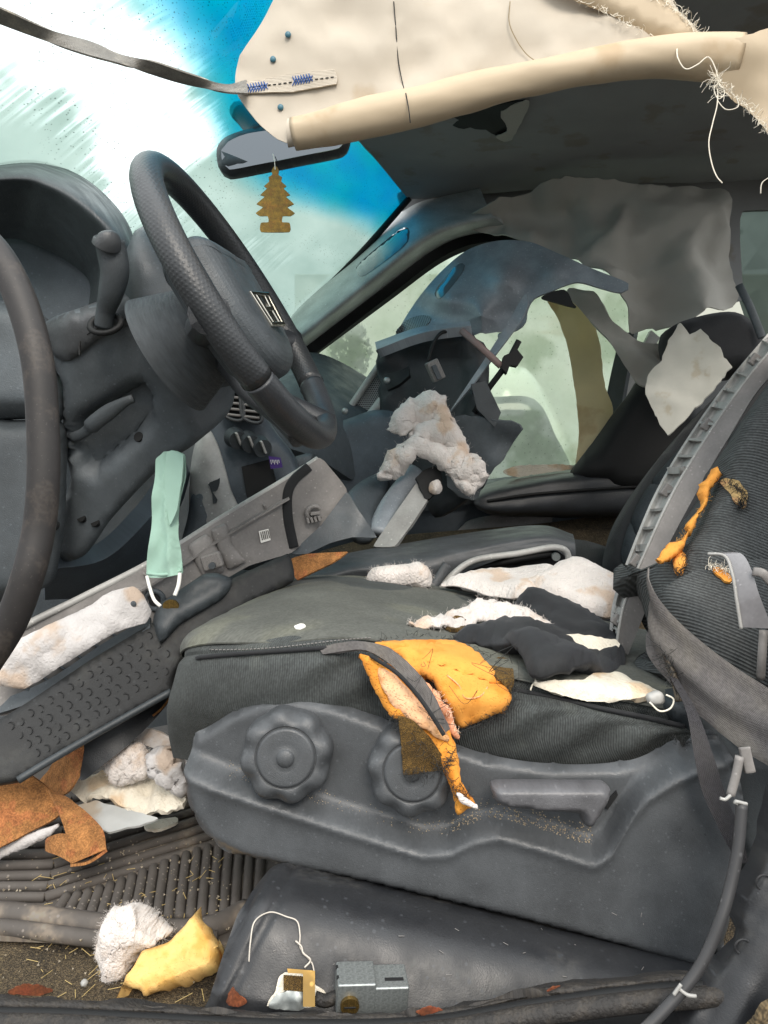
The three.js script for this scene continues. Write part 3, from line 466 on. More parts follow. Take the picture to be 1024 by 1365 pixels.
{ // steering wheel in its own plane: X across, Y up the wheel, Z to the driver
  const w = thing('steering_wheel', 'black leather steering wheel with dimpled grip and chrome badge', 'steering wheel');
  const C = P(326, 409, .885), n = V(.86, .5, .115).normalize(), u = V(-.5, .866, 0); u.addScaledVector(n, -u.dot(n)).normalize(); const x = u.clone().cross(n).normalize();
  const Mx = new THREE.Matrix4().makeBasis(x, u, n).setPosition(C), put = (name, g, m, par = w) => add(name, g.applyMatrix4(Mx), m, par);
  const R = 0.172, rim = (a0, a1, mat, name) => {
    const pts = []; for (let i = 0; i <= 40; i++) { const a = lerp(a0, a1, i / 40); pts.push(V(Math.sin(a) * R, Math.cos(a) * R, 0)); }
    const g = tubeGeo(pts, k => 0.0168, { n: 80, m: 18 }); return put(name, g, mat);
  };
  // angles from the top of the wheel; negative x faces the viewer's side
  rim(-2.2, 2.2, M.leather, 'rim'); const lo = rim(2.2, 2 * Math.PI - 2.2, M.leatherPlain, 'lower_rim');
  for (const s of [-2.2, 2.2]) { const t = new THREE.TorusGeometry(0.0174, 0.0007, 6, 24).rotateX(Math.PI / 2).rotateZ(-s + Math.PI / 2).rotateZ(Math.PI / 2); t.translate(Math.sin(s) * R, Math.cos(s) * R, 0); put('rim_seam', t, M.black); }
  const hub = new THREE.Shape(); const hp = [[-.085, .06], [-.06, .078], [.06, .078], [.085, .06], [.082, -.02], [.055, -.075], [0, -.09], [-.055, -.075], [-.082, -.02]];
  hub.moveTo(...hp[0]); hub.splineThru(hp.slice(1).concat([hp[0]]).map(q => new THREE.Vector2(...q)));
  put('airbag_cover', new THREE.ExtrudeGeometry(hub, { depth: 0.02, bevelEnabled: true, bevelThickness: 0.024, bevelSize: 0.03, bevelOffset: -0.03, bevelSegments: 8, curveSegments: 8 }).translate(0, 0, -0.025), M.shroud);
  put('hub_back', new THREE.CylinderGeometry(0.075, 0.05, 0.07, 32).rotateX(-Math.PI / 2).translate(0, 0, -0.075), M.shroud);
  for (const a of [1.75, -1.75, 2.75, -2.75]) {
    const s = Math.sin(a), c = Math.cos(a), pts = [V(s * .05, c * .05, -.04), V(s * .1, c * .1, -.035), V(s * .15, c * .15, -.012), V(s * .178, c * .178, 0)];
    const g = tubeGeo(pts, k => 0.022 - 0.008 * Math.sin(k * 3), { n: 16, m: 12 }); put('spoke', g, M.leatherPlain);
  }
  // chrome badge: a frame with an H in it
  const fr = new THREE.Shape([[-.022, .019], [.022, .019], [.017, -.019], [-.017, -.019]].map(q => new THREE.Vector2(...q)));
  const hole = new THREE.Path([[-.0185, .016], [-.0142, -.016], [.0142, -.016], [.0185, .016]].map(q => new THREE.Vector2(...q))); fr.holes.push(hole);
  const ex = { depth: 0.003, bevelEnabled: true, bevelThickness: 0.0012, bevelSize: 0.0008, bevelSegments: 2 };
  const bz = 0.0195, bar = (a) => new THREE.ExtrudeGeometry(new THREE.Shape(a.map(q => new THREE.Vector2(...q))), ex);
  const badge = put('badge', mergeGeometries([new THREE.ExtrudeGeometry(fr, ex), bar([[-.0125, .0155], [-.0085, .0155], [-.0062, .002], [.0062, .002], [.0085, .0155], [.0125, .0155], [.0095, -.0155], [.0058, -.0155], [.0052, -.002], [-.0052, -.002], [-.0058, -.0155], [-.0095, -.0155]])]).scale(1.12, 1.12, 1).rotateY(-0.2).translate(-.004, -.018, bz + 0.002), M.chrome);
}
{ // centre stack
  const c = thing('centre_stack', 'dark centre stack with air vents, heater knobs and a cubby', 'dashboard');
  sheet('face', [[262, 580], [286, 510], [300, 500], [345, 505], [356, 560], [395, 620], [400, 720], [330, 760], [270, 720]], { d: 1.36, step: 14, t: 0.05, puff: 0.01, pw: 10 }, M.navy, c);
  sheet('side_panel', [[252, 680], [256, 610], [268, 575], [278, 572], [292, 600], [306, 650], [318, 690], [290, 740], [258, 730]], { d: 1.3, step: 10, t: 0.01, puff: 0.015, pw: 22 }, M.lightGrey, c);
  sheet('scuff_patch', [[278, 646], [292, 637], [291, 652], [285, 656], [290, 666], [284, 672], [282, 655]], { d: 1.281, step: 5, t: 0.001, jag: 2 }, M.dark, c);
  sheet('kick_panel', [[235, 760], [250, 690], [256, 660], [272, 655], [282, 690], [286, 740], [260, 790]], { d: 1.29, step: 10, t: 0.01, puff: 0.01, pw: 16 }, M.dash, c);
  for (const [x0, x1] of [[296, 316], [321, 341]]) {
    const fy = x => 516 + (x - 296) * 0.12, v = sheet('vent', [[x0, fy(x0)], [x1, fy(x1)], [x1 + 6, fy(x1) + 40], [x0 + 5, fy(x0) + 36]], { d: 1.33, t: 0.02, smooth: 0, step: 8 }, M.black, c);
    for (let k = 0; k < 5; k++) { const y = fy(x0) + 4 + k * 8; tube('slat', [[x0 + k, y, 1.325], [x1 + k + 1, y + 2.4, 1.325]], 0.0028, M.grey, v, { n: 4, m: 6 }); }
    tube('vent_rim', [[x0 - 1, fy(x0) - 2, 1.325], [x1 + 1, fy(x1) - 2, 1.325], [x1 + 7, fy(x1) + 41, 1.325], [x0 + 4, fy(x0) + 38, 1.325], [x0 - 1, fy(x0) - 2, 1.325]], 0.0034, M.plastic, v, { n: 50, m: 6 });
  }
  for (const [x, y] of [[315, 585], [332, 590], [348, 596]]) {
    const k = add('heater_knob', place(new THREE.CylinderGeometry(0.016, 0.019, 0.022, 24).rotateX(Math.PI / 2), P(x, y, 1.325), 0.3, 0.5, 0), M.dark, c);
    add('pointer', place(box(0.004, 0.024, 0.008, 0.001), P(x + 3, y, 1.312), 0.3, 0.5, 0.3), M.lightGrey, k);
  }
  sheet('cubby', [[322, 622], [360, 612], [372, 655], [330, 668]], { d: 1.343, t: 0.01, smooth: 0 }, M.black, c);
  sheet('cubby_lip', [[328, 664], [372, 652], [376, 660], [332, 674]], { d: 1.33, t: 0.02, smooth: 0 }, M.dash, c);
  const tg = thing('purple_card', 'small purple card hanging beside the heater knobs', 'card');
  const card = sheet('card', [[358, 608], [374, 610], [377, 623], [361, 625]], { d: 1.315, t: 0.001, smooth: 0, step: 5 }, M.purple, tg);
  for (let i = 0; i < 6; i++) tube('print', [[361 + i * 2.1, 613, 1.3135], [362 + i * 2.1, 619 - (i % 2) * 2, 1.3135]], 0.0006, M.white, card, { n: 3, m: 4 });
  const p = thing('passenger_dashboard', 'dark navy passenger side dashboard with an open airbag gap', 'dashboard');
  loft('dash_top', [[[340, 500, 1.75], [420, 470, 1.9], [520, 520, 1.9]], [[345, 530, 1.5], [420, 540, 1.6], [520, 560, 1.72]], [[362, 590, 1.45], [420, 610, 1.52], [470, 640, 1.6]]], { t: 0.03, nu: 24, nv: 20 }, M.dash, p);
  sheet('front_panel', [[392, 600], [430, 572], [470, 556], [506, 546], [548, 560], [570, 610], [548, 640], [512, 660], [480, 700], [440, 700], [405, 650]], { d: 1.62, step: 14, t: 0.03, puff: 0.012, pw: 12 }, M.navy, p);
  sheet('panel_step', [[360, 624], [410, 604], [416, 612], [404, 640], [372, 650]], { d: 1.42, t: 0.02, puff: 0.004, pw: 5, step: 8 }, M.dash, p);
}
// ---------------------------------------------------------------- broken dash module on the passenger side
{
  const m = thing('broken_airbag_module', 'broken black dash module with dangling wire and grey connector', 'car part');
  sheet('housing', [[504, 470, 1.62], [560, 444, 1.6], [624, 434, 1.58], [634, 470, 1.56], [640, 540, 1.54], [655, 600, 1.54], [640, 650, 1.56], [580, 690, 1.6], [545, 620, 1.62], [516, 560, 1.64], [508, 510, 1.64]], { step: 14, t: 0.03, puff: 0.01, pw: 10, smooth: 0.5, bumpf: (x, y) => -0.03 * sst(0, 16, x - 512) * sst(0, 14, y - 452) * sst(0, 14, 632 - x) * sst(0, 40, 600 - y) }, M.dark, m);
  loft('top_lip', [[[500, 456, 1.6], [560, 436, 1.57], [626, 428, 1.54]], [[502, 466, 1.57], [562, 444, 1.54], [628, 434, 1.52]]], { t: 0.02, nu: 20, nv: 3 }, M.blueTrim, m);
  loft('bracket', [[[512, 500, 1.58], [530, 495, 1.57], [545, 488, 1.57]], [[516, 520, 1.57], [532, 512, 1.56], [546, 500, 1.56]]], { t: 0.01, nu: 10, nv: 3 }, M.black, m);
  for (const [x, y] of [[516, 507], [460, 548], [598, 438], [668, 448]]) add('bolt', place(new THREE.SphereGeometry(0.007, 12, 8).scale(1, 1, 0.5), P(x, y, 1.555), 0, 0, 0), M.zinc, m);
  tube('wire', [[610, 442, 1.55], [588, 444, 1.53], [577, 460, 1.53], [571, 482, 1.53]], 0.0035, M.black, m);
  const cn = add('connector', place(box(0.026, 0.042, 0.02, 0.003), P(580, 494, 1.53), 0, 0.2, 0.45), M.grey, m);
  add('latch', place(box(0.01, 0.03, 0.006, 0.001), P(582, 496, 1.516), 0, 0.2, 0.45), M.dash, cn);
  tube('pink_rod', [[616, 441, 1.53], [640, 462, 1.5], [668, 488, 1.5]], 0.007, std('#8a7672', { roughness: 0.6 }), m, { n: 10 });
  tube('bracket_arm', [[692, 454, 1.5], [672, 490, 1.5], [650, 520, 1.52], [632, 550, 1.54]], 0.006, M.black, m, { n: 16, flat: 0.5 });
  sheet('bracket_head', [[672, 474], [690, 466], [698, 476], [690, 488], [680, 486], [676, 498], [668, 490]], { d: 1.49, t: 0.02, smooth: 0, step: 6 }, M.black, m);
  sheet('side_plate', [[628, 512, 1.5], [648, 508, 1.5], [668, 550, 1.5], [660, 570, 1.5], [636, 545, 1.5]], { t: 0.03, smooth: 0, step: 10 }, M.dark, m);
  sheet('torn_skirt', [[600, 560, 1.53], [660, 560, 1.5], [694, 568, 1.5], [684, 592, 1.52], [650, 636, 1.54], [630, 668, 1.56], [596, 640, 1.56]], { t: 0.008, jag: 3, amp: 0.012, fr: 12, step: 10 }, M.dash, m);
  const gp = thing('speaker_grille_trim', 'perforated grille strip with pale edges standing in the footwell', 'car part');
  const gr = sheet('grille', [[464, 556], [496, 500], [508, 482], [540, 484], [500, 545], [488, 562]], { d: 1.7, t: 0.01, smooth: 0, step: 10 }, M.perf, gp);
  tube('pale_edge', [[458, 556, 1.69], [484, 518, 1.69], [512, 478, 1.68]], 0.008, M.lightGrey, gp, { n: 12 });
  tube('pale_edge', [[484, 566, 1.67], [512, 530, 1.67], [536, 492, 1.66]], 0.011, M.lightGrey, gp, { n: 12 });
  const sc = add('bolt', place(new THREE.CylinderGeometry(0.012, 0.012, 0.01, 18).rotateX(Math.PI / 2), P(460, 556, 1.66)), M.zinc, gp); void sc;
  // torn arch of trim
  const a = thing('torn_pillar_trim', 'torn blue grey plastic trim arched over the broken module', 'car part');
  const body = sheet('shell', [[506, 480, 1.72], [526, 448, 1.72], [552, 405, 1.72], [584, 366, 1.72], [622, 334, 1.7], [662, 321, 1.68], [705, 322, 1.64], [745, 338, 1.6], [790, 358, 1.56], [838, 378, 1.52], [828, 390, 1.52], [800, 384, 1.54], [770, 376, 1.55], [736, 388, 1.57], [712, 398, 1.58], [700, 412, 1.58], [694, 430, 1.58], [660, 442, 1.59], [628, 446, 1.6], [570, 448, 1.62], [530, 456, 1.66], [516, 476, 1.7]], { ctrl: [[600, 400, 1.62], [670, 370, 1.58], [740, 360, 1.56], [640, 420, 1.55]], step: 9, t: 0.004, smooth: 0.9, bumpf: (x, y) => -0.02 * sst(398, 416, y + (x - 600) * 0.02) * sst(540, 600, x) }, M.blueTrim, a);
  sheet('airbag_badge', [[580, 394], [582, 384], [606, 356], [617, 351], [618, 359], [600, 384], [586, 398]], { d: on(body, 0.003, 1.6), step: 6, t: 0.003, puff: 0.002, pw: 5 }, M.gloss, a);
  const gw = sheet('grille_window', [[528, 446], [538, 430], [556, 421], [574, 422], [568, 434], [545, 442]], { d: on(body, 0.003, 1.64), step: 6, t: 0.002 }, M.perf, a); void gw;
  sheet('torn_edge', [[700, 392, 1.52], [704, 406, 1.52], [692, 432, 1.52], [664, 468, 1.52], [634, 508, 1.53], [600, 548, 1.55], [640, 488, 1.53], [672, 438, 1.52]], { t: 0.004, step: 7, smooth: 0.5 }, M.blueTrim, a);
  sheet('end_tab', [[722, 396], [752, 386], [764, 404], [768, 410], [744, 404]], { d: 1.56, t: 0.006, step: 6 }, M.black, a);
}
// dash remains below the module
{
  const d = thing('console_trim', 'dark curved console trim with a broken pale strip under the wadding', 'car part');
  sheet('dark_leaf', [[462, 660, 1.42], [500, 632, 1.5], [520, 640, 1.5], [510, 690, 1.46], [500, 716, 1.4], [480, 716, 1.38], [470, 700, 1.38]], { t: 0.02, puff: 0.008, pw: 10, step: 8 }, M.dash, d);
  tube('round_edge', [[506, 712, 1.4], [512, 690, 1.42], [530, 660, 1.46], [556, 628, 1.5]], 0.02, M.blueTrim, d, { n: 20, m: 12, flat: 0.6 });
  sheet('pale_strip', [[498, 728, 1.38], [520, 694, 1.4], [558, 640, 1.45], [566, 648, 1.45], [574, 660, 1.44], [548, 700, 1.4], [526, 728, 1.37]], { t: 0.012, smooth: 0.3, step: 8 }, M.lightGrey, d);
  sheet('broken_end', [[556, 636, 1.44], [580, 622, 1.45], [590, 640, 1.45], [570, 664, 1.43]], { t: 0.01, jag: 3, step: 6 }, M.black, d);
}
// ---------------------------------------------------------------- mirror and air freshener
{
  const m = thing('rear_view_mirror', 'dark framed rear view mirror under the torn cream cloth', 'mirror');
  sheet('housing', [[289, 198], [300, 183], [330, 172], [400, 162], [455, 158], [467, 168], [466, 186], [456, 202], [400, 214], [340, 226], [304, 232], [291, 222]], { d: 1.2, step: 9, t: 0.02, puff: 0.01, pw: 9, smooth: 0.7 }, M.shroud, m);
  sheet('glass', [[295, 200], [304, 189], [330, 178], [400, 168], [452, 164], [461, 170], [460, 184], [452, 197], [400, 208], [340, 220], [306, 226], [297, 218]], { d: (x, y) => 1.182 + (y - 195) * 0.0002 - (x - 380) * 0.00008, step: 12, t: 0.002, smooth: 0.7 }, M.mirror, m);
  tube('stalk', [[345, 182, 1.21], [330, 160, 1.26], [318, 148, 1.33]], 0.016, M.dark, m, { n: 12 });
  const t = thing('air_freshener', 'gold fir tree shaped air freshener hanging from the mirror', 'air freshener');
  const half = [[2, 0], [5, 6], [4, 11], [9, 14], [8, 20], [15, 26], [11, 29], [20, 38], [14, 40], [25, 50], [16, 54], [26, 62], [20, 66], [10, 66], [9, 74], [19, 75], [19, 87]];
  const pts = half.map(([x, y]) => [367 + x, 222 + y]).concat(half.slice().reverse().map(([x, y]) => [367 - x, 222 + y]));
  sheet('card', pts, { d: 1.17, step: 5, t: 0.0018, smooth: 0.5 }, M.gold, t);
  tube('string', [[367, 226, 1.169], [366, 214, 1.172], [364, 205, 1.178]], 0.0007, M.thread, t, { n: 8, m: 5 });
}
// ---------------------------------------------------------------- torn curtain airbag across the top
{
  const a = thing('torn_curtain_airbag', 'torn cream curtain airbag cloth with rolled edge hanging below the roof', 'airbag');
  const sh = sheet('cloth', [[480, -250, .84], [420, -90, .85], [366, 0, .86], [345, 40, .865], [322, 78, .87], [315, 104, .87], [320, 132, .87], [345, 166, .865], [372, 188, .86], [394, 194, .855], [420, 176, .85], [560, 146, .84], [740, 105, .83], [900, 76, .82], [940, 60, .82], [900, 12, .82], [872, -60, .82], [880, -250, .82], [680, -250, .83]], { step: 12, t: 0.0012, amp: 0.011, fr: 8, oct: 4, ridge: true, smooth: 0.8, bumpf: (x, y) => 0.004 * Math.sin((x + y * 0.7) / 60) + 0.003 * sst(6, 0, Math.abs(y - 60 + (x - 760) * 0.62)) * sst(680, 720, x) - 0.003 * Math.exp(-(((x - y * 0.12 - 526) / 3) ** 2)) }, M.cream, a);
  const rollPts = [[391, 178, .845], [470, 162, .835], [560, 142, .83], [660, 116, .825], [760, 94, .82], [860, 78, .815], [940, 76, .81], [985, 80, .805]];
  const roll = add('rolled_edge', tubeGeo(rollPts, u => 0.0165 + 0.003 * Math.sin(u * 7) + 0.006 * u, { n: 90, m: 24, flat: 0.85 }), M.creamRoll, a);
  { const g = roll.geometry, p = g.attributes.position, q = V(); for (let i = 0; i < p.count; i++) { q.fromBufferAttribute(p, i); const h = 0.0022 * fbm(q.x * 9, q.y * 40, q.z * 40, 3); p.setXYZ(i, q.x, q.y + h, q.z + h); } g.computeVertexNormals(); }
  // the spiral end of the roll
  const sp = []; for (let i = 0; i <= 40; i++) { const t = i / 40 * 4.6 * Math.PI, r = 0.0165 * (1 - i / 52); sp.push(V(0, Math.cos(t) * r, Math.sin(t) * r * 0.85)); }
  const c0 = P(391, 178, .845), ax = P(470, 162, .835).sub(c0).normalize();
  const spiral = sp.map(q => c0.clone().addScaledVector(V(0, 1, 0), q.y).addScaledVector(V(0, 0, 1), q.z));
  add('roll_end', loftGeo([spiral.map(q => q.clone().addScaledVector(ax, -0.006)), spiral.map(q => q.clone().addScaledVector(ax, 0.02))], { t: 0.001, nu: 80, nv: 3 }), M.cream, roll);
  const flap = sheet('hanging_flap', [[925, 66, .80], [980, 54, .79], [1080, 46, .78], [1100, 240, .78], [1040, 200, .785], [1022, 174, .79], [996, 140, .795], [966, 118, .80], [950, 96, .80]], { step: 10, t: 0.0015, amp: 0.02, fr: 9, oct: 3, jag: 1.5 }, M.creamRoll, a);
  const fold = sheet('folded_corner', [[720, -40, .815], [860, -40, .81], [890, 0, .81], [915, 26, .81], [938, 54, .81], [900, 56, .812], [862, 44, .815], [820, 22, .815], [760, -4, .815]], { step: 9, t: 0.002, puff: 0.006, pw: 14, jag: 2, smooth: 0.8 }, M.creamRoll, a);
  fray('frayed_edge', [[868, -10, .805], [890, 2, .805], [914, 26, .805], [938, 54, .805]], { n: 160, len: 0.01 }, M.thread, fold);
  fray('frayed_edge', [[950, 98, .795], [970, 120, .795], [1000, 146, .79], [1024, 176, .785]], { n: 140, len: 0.009 }, M.thread, flap);
  fray('frayed_edge', [[770, 0, .81], [820, 22, .81], [868, 46, .81]], { n: 60, len: 0.007 }, M.thread, fold);
  for (const pts of [[[957, 118, .79], [956, 140, .79], [950, 165, .79], [945, 190, .79], [949, 218, .79], [956, 236, .788], [963, 244, .788]], [[903, 56, .8], [904, 78, .79], [914, 92, .79], [930, 86, .79], [944, 76, .79], [954, 92, .79], [958, 110, .79]], [[958, 110, .79], [966, 124, .79], [958, 132, .79], [952, 118, .79], [962, 106, .79]], [[956, 134, .79], [968, 146, .79], [984, 142, .79], [982, 128, .79]], [[1026, 236, .79], [1016, 244, .79], [1014, 258, .79]]]) tube('loose_thread', pts, 0.0006, M.thread, a, { n: 40, m: 5 });
  fray('thread_tangle', [[950, 96, .79], [960, 112, .79], [958, 130, .79]], { n: 40, len: 0.015 }, M.thread, flap);
  // drawn and sewn dark lines
  const D = on(sh, 0.0008, .85);
  tube('sewn_line', [[525, 2], [528, 40], [531, 80], [537, 112], [541, 126]].map(q => [q[0], q[1], D(q[0], q[1])]), 0.0006, M.darkThread, a, { n: 40, m: 4 });
  tube('sewn_line', [[541, 124, .812], [545, 146, .81], [547, 164, .815]], 0.0006, M.darkThread, a, { n: 12, m: 4 });
  tube('sewn_line', [[680, 2], [679, 30], [688, 52], [702, 72], [718, 84]].map(q => [q[0], q[1], D(q[0], q[1]) - 0.003]), 0.0006, std('#8a7a5c'), a, { n: 40, m: 4 });
  for (const [x, y] of [[364, 79], [374, 143], [384, 46]]) add('rivet', place(new THREE.SphereGeometry(0.0035, 12, 8).scale(1, 1, 0.6), P(x, y, D(x, y) - 0.001)), std('#3d6a7a', { roughness: 0.4 }), a);
  // tether strap
  const st = [[-60, -2, .72], [0, 22, .74], [60, 46, .76], [120, 64, .775], [160, 78, .785], [200, 90, .8], [250, 106, .82], [300, 117, .84], [330, 115, .855]], hw = [10, 10, 8, 9, 6, 9, 8, 5, 9];
  const nrm = [[-.4, .9], [-.4, .9], [-.3, .95], [-.3, .95], [-.1, 1], [-.3, .9], [-.25, .9], [0, 1], [.1, 1]];
  loft('tether_strap', [st.map((q, i) => [q[0] - nrm[i][0] * hw[i], q[1] - nrm[i][1] * hw[i], q[2] - 0.01 * Math.sin(i * 1.4)]), st.map((q, i) => [q[0] + nrm[i][0] * hw[i], q[1] + nrm[i][1] * hw[i], q[2] + 0.01 * Math.sin(i * 1.4)])], { t: 0.002, nu: 80, nv: 5 }, M.strap, a);
  const end = sheet('strap_end', [[318, 112], [380, 100], [446, 92], [450, 104], [448, 112], [390, 122], [322, 124]], { d: (x, y) => D(x, y) - 0.003, step: 8, t: 0.002, smooth: 0, jag: 0.6 }, std('#d2c8b8', { bumpMap: beltB, bumpScale: 0.0006, roughness: 0.85 }), a);
  const blue = std('#3e5f9c', { roughness: 0.8 }), E = on(end, 0.0006, .85);
  for (const [cx, cy] of [[344, 116], [404, 106]]) for (let k = 0; k < 7; k++) { const o = k * 3.6 - 12; for (const s of [-1, 1]) tube('blue_stitch', [[cx + o - 2, cy - 6 * s - o * 0.17], [cx + o + 3, cy + 4 * s - o * 0.17]].map(q => [q[0], q[1], E(q[0], q[1])]), 0.0006, blue, end, { n: 2, m: 4 }); }
  for (let x = 322; x < 446; x += 7) tube('dash_stitch', [[x, 118 - (x - 322) * 0.125], [x + 4, 117.5 - (x - 322) * 0.125]].map(q => [q[0], q[1], E(q[0], q[1])]), 0.0006, M.darkThread, end, { n: 2, m: 4 });
}
// ---------------------------------------------------------------- torn headliner cloth and passenger curtain
{
  const h = sheet('torn_headliner_cloth', [[616, 300, 1.86], [660, 270, 1.8], [760, 246, 1.78], [880, 246, 1.76], [962, 252, 1.76], [968, 300, 1.76], [975, 345, 1.74], [988, 392, 1.72], [966, 414, 1.72], [930, 428, 1.72], [895, 446, 1.72], [878, 452, 1.7], [872, 432, 1.72], [846, 432, 1.72], [838, 402, 1.72], [806, 378, 1.74], [764, 350, 1.78], [716, 330, 1.8], [660, 314, 1.84]], { step: 9, t: 0.003, amp: 0.05, fr: 6, ridge: true, oct: 3, smooth: 0.7, jag: 1.5, bumpf: (x, y) => 0.045 * Math.sin((x * 0.9 + y * 0.7) / 17 + 2 * Math.sin(y / 40)) * sst(290, 360, y) * sst(770, 830, x) + 0.03 * Math.sin((y + x * 0.25) / 20) * sst(340, 270, y) }, M.drape);
  tag(h, 'crumpled grey headliner cloth hanging torn over the rear side', 'cloth');
  const p = sheet('passenger_curtain_airbag', [[728, 394, 1.9], [764, 396, 1.9], [786, 420, 1.88], [798, 450, 1.88], [806, 510, 1.88], [818, 548, 1.88], [792, 590, 1.86], [768, 622, 1.86], [772, 580, 1.88], [768, 530, 1.9], [758, 470, 1.92], [746, 430, 1.92]], { step: 8, t: 0.003, amp: 0.02, fr: 8, oct: 3, smooth: 0.6, jag: 1 }, M.beige);
  tag(p, 'yellowed beige airbag cloth hanging beside the passenger window', 'airbag');
  const s = sheet('hanging_grey_trim', [[756, 390, 1.82], [792, 392, 1.8], [812, 424, 1.78], [850, 452, 1.76], [892, 466, 1.74], [888, 488, 1.72], [862, 514, 1.72], [838, 494, 1.74], [806, 452, 1.78], [780, 420, 1.8]], { step: 8, t: 0.004, amp: 0.025, fr: 8, ridge: true, oct: 3, bumpf: (x, y) => 0.014 * Math.sin((y - x * 0.55) / 7) }, M.drape);
  tag(s, 'grey crumpled trim sagging from the roof beside the beige cloth', 'cloth');
  const w = sheet('torn_white_panel', [[906, 430, 1.5], [920, 444, 1.5], [934, 437, 1.5], [946, 450, 1.48], [960, 462, 1.46], [966, 474, 1.45], [976, 488, 1.44], [962, 506, 1.45], [930, 545, 1.46], [892, 582, 1.46], [874, 556, 1.48], [861, 524, 1.5], [864, 498, 1.52], [882, 480, 1.52], [890, 454, 1.52]], { step: 8, t: 0.004, jag: 2.5, amp: 0.014, fr: 9, smooth: 0.3, bumpf: (x, y) => 0.012 * sst(500, 520, y + (x - 865) * -0.35 - 8) }, std('#c2c0b6', { map: rep(creamC, 0.2), roughness: 0.8 }));
  tag(w, 'torn off-white fibre panel behind the passenger backrest', 'panel');
  const b = sheet('rear_seat_back', [[764, 632, 1.84], [790, 590, 1.84], [830, 536, 1.82], [862, 500, 1.8], [900, 520, 1.8], [940, 560, 1.8], [900, 660, 1.8], [800, 650, 1.84]], { step: 14, t: 0.06, puff: 0.03, pw: 24 }, M.black);
  tag(b, 'black rear seat side behind the passenger armrest', 'seat');
  const hr = thing('rear_headrest', 'black rear headrest behind the torn white panel', 'headrest');
  sheet('pad', [[892, 440], [930, 422], [980, 416], [1008, 436], [1016, 470], [990, 500], [930, 500], [895, 480]], { d: 1.62, step: 12, t: 0.05, puff: 0.04, pw: 26 }, M.blackCloth, hr);
  tube('belt_guide', [[985, 380, 1.6], [1000, 410, 1.58], [1016, 450, 1.56]], 0.008, M.dash, hr, { flat: 0.4, n: 14 });
}
// ---------------------------------------------------------------- passenger seat
{
  const s = thing('car_seat', 'dark passenger seat with quilted blue grey centre panel', 'seat');
  const bk = sheet('backrest', [[806, 770, 1.42], [808, 726, 1.44], [826, 684, 1.46], [866, 626, 1.48], [920, 562, 1.5], [990, 496, 1.52], [1040, 460, 1.52], [1060, 520, 1.46], [980, 640, 1.42], [900, 760, 1.38], [850, 800, 1.38]], { step: 12, t: 0.06, puff: 0.045, pw: 34, back: 0.6 }, M.blackCloth, s);
  const D = on(bk, 0.004, 1.4);
  let prev = null;
  for (const q of [[[870, 640], [930, 572], [985, 520], [1000, 530], [950, 590], [900, 650]], [[842, 690], [866, 646], [898, 654], [880, 700], [850, 712]], [[828, 736], [840, 696], [850, 716], [878, 706], [866, 744], [836, 760]]]) { prev = sheet('quilted_panel', q, { d: D, step: 8, t: 0.004, puff: 0.008, pw: 10, smooth: 0.6 }, std('#323c42', { map: smoothFabC, bumpMap: weaveB, bumpScale: 0.0004, roughness: 0.9 }), s); } void prev;
  sheet('cushion', [[640, 770, 1.5], [740, 720, 1.6], [830, 740, 1.5], [850, 800, 1.4], [760, 850, 1.35], [650, 840, 1.38]], { step: 16, t: 0.06, puff: 0.03, pw: 30 }, M.blackCloth, s);
}
// grey ribbed trim strip standing beside the driver's backrest
{
  const t = thing('ribbed_trim_strip', 'broken grey plastic trim strip with clip ribs beside the driver backrest', 'car part');
  const L = [[816, 852, .95], [822, 800, .96], [846, 730, .98], [880, 650, 1.0], [926, 574, 1.02], [980, 498, 1.04], [1040, 425, 1.06]];
  const Mi = [[822, 860, .93], [832, 806, .93], [862, 732, .945], [900, 652, .96], [944, 580, .98], [994, 508, .99], [1050, 440, 1.0]];
  const Rr = [[836, 872, .93], [872, 780, .93], [884, 740, .94], [932, 650, .955], [972, 584, .97], [1012, 520, .98], [1060, 470, .99]];
  const Md = L.map((q, i) => [(q[0] + Mi[i][0]) / 2, (q[1] + Mi[i][1]) / 2, (q[2] + Mi[i][2]) / 2 + 0.022]);
  loft('channel', [L, Md, Mi], { t: 0.004, nu: 60, nv: 8 }, M.lightGrey, t);
  loft('face', [Mi, Rr], { t: 0.004, nu: 60, nv: 6, flip: true }, M.grey, t);
  const lp = L.map(q => P(...q)), mp = Mi.map(q => P(...q));
  const dp = Md.map(q => P(...q));
  for (let i = 0; i < 19; i++) { const u = 0.05 + i * 0.049, a = along(lp, u), b = along(mp, u + 0.008), k = along(dp, u); const h = V(0, 0, 0.004), w = i % 4 === 2 ? 0.009 : 0.0035; add('clip_rib', loftGeo([[a.clone().add(h), a.clone().lerp(b, 0.5).add(h).add(V(0, 0, 0.002)), b.clone().add(h)], [a, k, b]], { t: w, nu: 6, nv: 3 }), M.lightGrey, t); if (i % 4 === 1) add('clip_tab', place(box(0.011, 0.016, 0.007, 0.002), a.clone().lerp(b, 0.45).add(V(0, 0, 0.002)), 0, 0, -0.6), M.grey, t); }
  tube('bright_rim', Mi.map(q => [q[0], q[1], q[2] - 0.003]), 0.0022, M.lightGrey, t, { n: 60, m: 6 });
}
